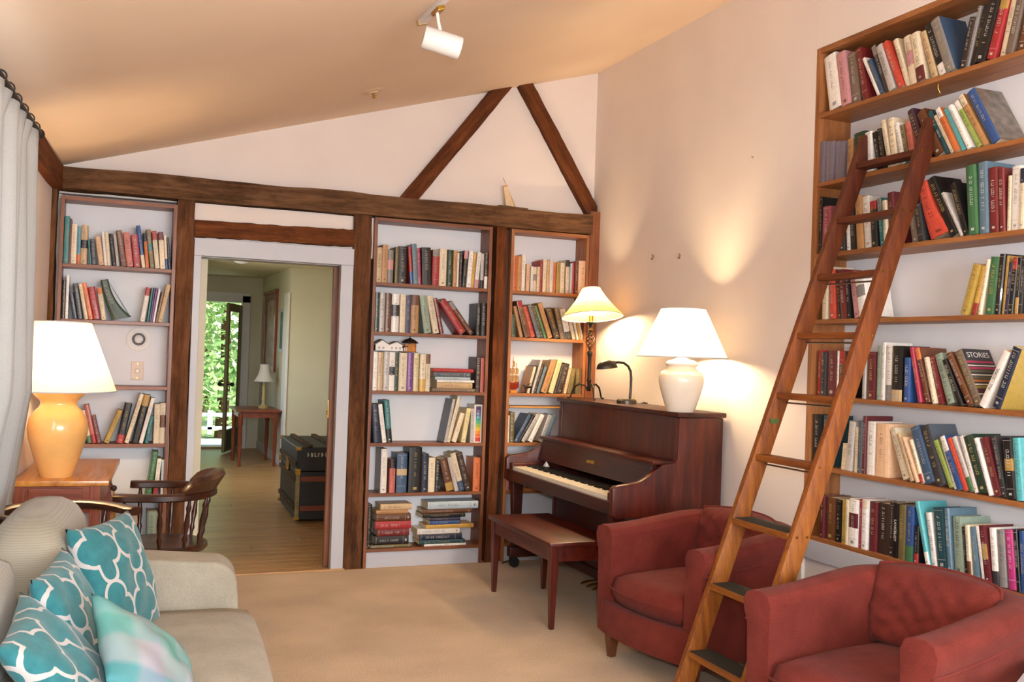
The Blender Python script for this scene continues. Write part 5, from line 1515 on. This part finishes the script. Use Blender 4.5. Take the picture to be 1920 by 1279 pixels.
def book_parts(t,h,dp,colname,ex,seed):
    """returns cover, pages and title mesh builders; spine on y=0 facing -y, thickness along +x"""
    rnd=random.Random(seed); base=mulc(pc(colname),rnd.uniform(.88,1.1)); hard=rnd.random()<.6 or t>.04
    cov=base; bands=[]; bend='bend' in ex
    for e in ex.split():
        if e[:2]=='c:': cov=pc(e[2:])
        elif e[:2]=='t:': bands.append((rnd.uniform(.72,.82),1.0,pc(e[2:])))
        elif e[:2]=='b:': bands.append((0.0,rnd.uniform(.20,.34),pc(e[2:])))
        elif e[:2]=='m:': bands.append((rnd.uniform(.38,.46),rnd.uniform(.60,.72),pc(e[2:])))
    if colname=='rainbow': bands=[(.03+.094*i,.03+.094*(i+1),lin(c)) for i,c in enumerate(RAINBOW)]
    zs=sorted({0.0,1.0}|{b for a in bands for b in a[:2]}|({i/10 for i in range(11)} if bend else set()))
    r=min(.006,t*.22) if hard else min(.0025,t*.15); bt=.0022 if hard else .0008; ins=.003 if hard else .0006
    cs=MB(); xs=[0,.18,.5,.82,1.0]; off=[r,r*.25,0,r*.25,r]
    def sp(i,z): return (xs[i]*t,off[i],z*h)
    for z0,z1 in zip(zs,zs[1:]):
        c=base; zm=(z0+z1)/2
        for a,b_,cc in bands:
            if a<=zm<=b_: c=cc
        for i in range(4): 
            ci = base if (colname=='rainbow' and i in (0,3)) else c
            cs.add([sp(i,z0),sp(i+1,z0),sp(i+1,z1),sp(i,z1)],[(0,1,2,3)],ci)
        cs.add([(t,off[4],z0*h),(t,dp,z0*h),(t,dp,z1*h),(t,off[4],z1*h)],[(0,1,2,3)],cov)
        cs.add([(0,dp,z0*h),(0,off[0],z0*h),(0,off[0],z1*h),(0,dp,z1*h)],[(0,1,2,3)],cov)
        cs.add([(bt,off[0]+bt,z0*h),(bt,dp,z0*h),(bt,dp,z1*h),(bt,off[0]+bt,z1*h)],[(0,1,2,3)],cov)
        cs.add([(t-bt,dp,z0*h),(t-bt,off[0]+bt,z0*h),(t-bt,off[0]+bt,z1*h),(t-bt,dp,z1*h)],[(0,1,2,3)],cov)
    for z in (0,h):
        for a,b_ in ((0,bt),(t-bt,t)): cs.add([(a,off[0],z),(b_,off[0],z),(b_,dp,z),(a,dp,z)],[(0,1,2,3)],cov)
        cs.add([sp(0,z/h),sp(1,z/h),sp(2,z/h),sp(3,z/h),sp(4,z/h),(t-bt,r+bt,z),(bt,r+bt,z)],[(0,1,2,3,4,5,6)],base)
    for a,b_ in ((0,bt),(t-bt,t)): cs.add([(a,dp,0),(b_,dp,0),(b_,dp,h),(a,dp,h)],[(0,1,2,3)],cov)
    pg=MB()
    nz=10 if bend else 1
    for k in range(nz):
        pg.box(bt,t-bt,r+bt,dp-ins,ins+(h-2*ins)*k/nz,ins+(h-2*ins)*(k+1)/nz)
    tt=MB(); lum=.3*base[0]+.6*base[1]+.1*base[2]
    ink=(.012,.010,.010) if lum>.22 else rnd.choice([(.65,.6,.5),(.6,.45,.16),(.7,.68,.66)])
    if lum>.22 and rnd.random()<.35: ink=rnd.choice([(.25,.02,.02),(.02,.04,.15),(.10,.05,.02)])
    if colname=='rainbow': ink=(.75,.72,.7)
    ink=tuple(.62*a+.38*b for a,b in zip(ink,base))
    if t>.012 and colname!='mauve':
        w=min(t*rnd.uniform(.24,.42),.014); x=t*.5; z=h*rnd.uniform(.30,.42) if colname!='rainbow' else h*.64
        zt=h*rnd.uniform(.80,.92)
        while z<zt:
            l=rnd.uniform(.35,.75)*w; g=rnd.random()
            if rnd.random()<.86:
                k=rnd.choice((0,1,2))
                tt.box(x-w/2,x+w/2,-.0004,.001,z,z+l*.28,ink)
                if k>0: tt.box(x-w/2,x-w*.30,-.0004,.001,z,z+l,ink)
                if k>1: tt.box(x+w*.30,x+w/2,-.0004,.001,z,z+l*.8,ink)
            z+=l*1.25+(l if rnd.random()<.12 else 0)
        z=h*.06
        if rnd.random()<.7: tt.box(x-t*.14,x+t*.14,-.0004,.001,z,z+t*.22,ink)
        if rnd.random()<.35:
            for q in (.16,.95): tt.box(t*.10,t*.90,-.0002,.0012,h*q,h*q+.0015,ink)
    if bend:
        for m_ in (cs,pg,tt): m_.v=[(x+.075*max(0,1-z/h)**2.4*(x/t*.9+.25),y,z) for x,y,z in m_.v]
    return cs,pg,tt
entries=[]
cur=None; idx=0
for ln_ in BOOKS.strip().split('\n'):
    if ln_[0]=='@': c_,s_=ln_[1:].split(); cur=(c_,int(s_)); idx=0; continue
    f=ln_.split(); u,t,h,th=map(float,f[:4]); entries.append(dict(case=cur[0],sh=cur[1],i=idx,u=u,t=t,h=h,th=R(th),col=f[4],ex=' '.join(f[5:]),lie=False)); idx+=1
for si_,(c_,s_,rows) in enumerate(STACKS):
    for k,(u,l,z,t,col) in enumerate(rows): entries.append(dict(case=c_,sh=s_,i=k,u=u,t=t,h=l,th=0,col=col,ex='',lie=True,z=z,n=len(rows),st=si_))
# shelf clearances
for e in entries:
    zl=(ZR if e['case']=='R' else ZB); z0=zl[e['sh']]; up=(3.118 if e['case']=='R' else 2.348) if e['sh']==0 else zl[e['sh']-1]-.022
    e['z0']=z0
    if not e['lie']:
        room=up-z0-.006; need=e['h']*math.cos(e['th'])+e['t']*abs(math.sin(e['th']))
        if need>room: e['h']*=room/need
    e['area']=e['t']*e['h']
entries_sorted=sorted(entries,key=lambda e:-e['area']); keep=set(id(e) for e in entries_sorted[:300])
counts={}
for e in entries:
    if not e['lie']: counts[(e['case'],e['sh'])]=max(counts.get((e['case'],e['sh']),0),e['i']+1)
stuff={'cov':MB(),'pg':MB(),'tt':MB()}
used=set()
for bi,e in enumerate(entries):
    rnd=random.Random(bi*7+1); t,h=e['t'],e['h']
    dp=max(.10,min(.165,.74*h)) if not e['lie'] else min(.165,max(.11,h*.7))
    cs,pg,tt=book_parts(t,h,dp,e['col'],e['ex'],bi)
    back=rnd.uniform(.0,.016); lift=.0004
    if e['lie']:
        # lying: spine faces the room, thickness goes up
        loc=(e['u']+h,6.618+back*.6,e['z']+lift); Mx=Matrix.Translation(loc)@Matrix.Rotation(R(-90),4,'Y')
        # local x(thickness)->world +z, local z(length)->world -x
        Mx=Matrix.Translation(loc)@Matrix(((0,0,-1,0),(0,1,0,0),(1,0,0,0),(0,0,0,1)))
    else:
        th=e['th']; z=e['z0']+lift+(t*math.sin(th) if th>0 else 0)
        Rl=Matrix.Rotation(th,4,'Y')
        if e['case']=='R': Mx=Matrix.Translation((3.373+back,-e['u'],z))@Matrix.Rotation(R(-90),4,'Z')@Rl
        else: Mx=Matrix.Translation((e['u'],6.617+back,z))@Rl
    if id(e) not in keep:
        for k,mb in (('cov',cs),('pg',pg),('tt',tt)):
            mb.xf(Mx); b0=stuff[k]; n0=len(b0.v); b0.v+=mb.v; b0.f+=[tuple(n0+q for q in f) for f in mb.f]; b0.c+=mb.c
        continue
    nm=NICE.get(e['col'],e['col']); sz='thick ' if t>.042 else ('slim ' if t<.017 else ('tall ' if h>.285 else ('short ' if h<.19 else '')))
    if e['lie']:
        pos='topmost' if e['i']==e['n']-1 else ('lowest' if e['i']==0 else ORD[e['i']]+' from bottom')
        stn=('in the stack','in the left stack','in the right stack')[e['st']]
        lab=f"{nm} book lying {pos} {stn}, {'third' if e['sh']==2 else 'bottom'} shelf right of doorway"
    else:
        ps=counts[(e['case'],e['sh'])]; 
        where=f"{ORD[e['i']]} from left" if e['i']<=ps/2 else (f"{ORD[ps-1-e['i']]} from right" if ps-1-e['i']>0 else 'last on the right')
        if ps==1: where='standing alone'
        shn=SHELFN[e['sh']] if not (e['case']!='R' and e['sh']==5) and not (e['case']=='R' and e['sh']==6) else 'bottom'
        lab=f"{sz}{nm} book, {'leaning ' if abs(e['th'])>.12 else ''}{where}, {shn} shelf of {CASEN[e['case']]}"
    o=bpy.data.objects.new('book',None); COL.objects.link(o); o.empty_display_size=.05; o.matrix_world=Mx
    tag(o,lab,'book','lying books in stacks' if e['lie'] else 'books on the '+CASEN[e['case']])
    c_o=part('cover',cs,COVER,o,smooth=35); part('page_block',pg,PAGES,o)
    key=(e['case'],e['sh'],e['i'])
    if key in SPINE_TEXT and not e['lie']:
        me=text_mesh(SPINE_TEXT[key],min(t*.62,h*.9/len(SPINE_TEXT[key])/.62)); 
        q=part('spine_title',None,paint('spine_ink','#1a1614' if key==('R',4,22) else '#ddd6cc',.5),c_o,me=me); q.matrix_local=Matrix.Translation((t*.5,-.0012,h*.5))@Matrix.Rotation(R(90),4,'X')@Matrix.Rotation(R(-90 if key!=('R',4,22) else 90),4,'Z')
    elif tt.v: part('spine_title',tt,PRINT,c_o,kind='stuff')
    if key==('R',4,21):   # striped cover lettered STORIES
        stc=MB(); bandc=['#a33a55','#d9cfc4','#a33a55','#5c5a44','#cfc8b6','#5c5a44','#a0642e','#d3cab6','#8a7a2e','#5a2432','#d9cdb8','#6f6a58']
        for i,c in enumerate(bandc): stc.box(t,t+.0004,.006,dp-.004,h*(.74-.058*i),h*(.74-.058*i+.040 if i in (0,2,3,5,6,8,9,11) else .74-.058*i+.022),lin(c))
        part('cover_stripes',stc,PRINT,c_o,kind='stuff')
        me=text_mesh('STORIES',dp*.21); q=part('cover_title',None,paint('title_white','#d8d6d4',.5),c_o,me=me)
        q.matrix_local=Matrix.Translation((t+.0008,dp*.52,h*.885))@Matrix(((0,0,1,0),(1,0,0,0),(0,1,0,0),(0,0,0,1)))
    if key==('R',1,24):
        ph_=MB(); 
        part('cover_photo',MB().box(t,t+.0004,.010,dp-.002,h*.03,h*.99),paint('grey_photo','#6b6259',.35,.5,28,coat=.3),c_o)
o=bpy.data.objects.new('slim_books',None); COL.objects.link(o); tag(o,'slim volumes squeezed between the larger books on all shelves','book','slim volumes','stuff')
part('covers',stuff['cov'],COVER,o,kind='stuff'); part('page_blocks',stuff['pg'],PAGES,o,kind='stuff'); part('spine_titles',stuff['tt'],PRINT,o,kind='stuff')
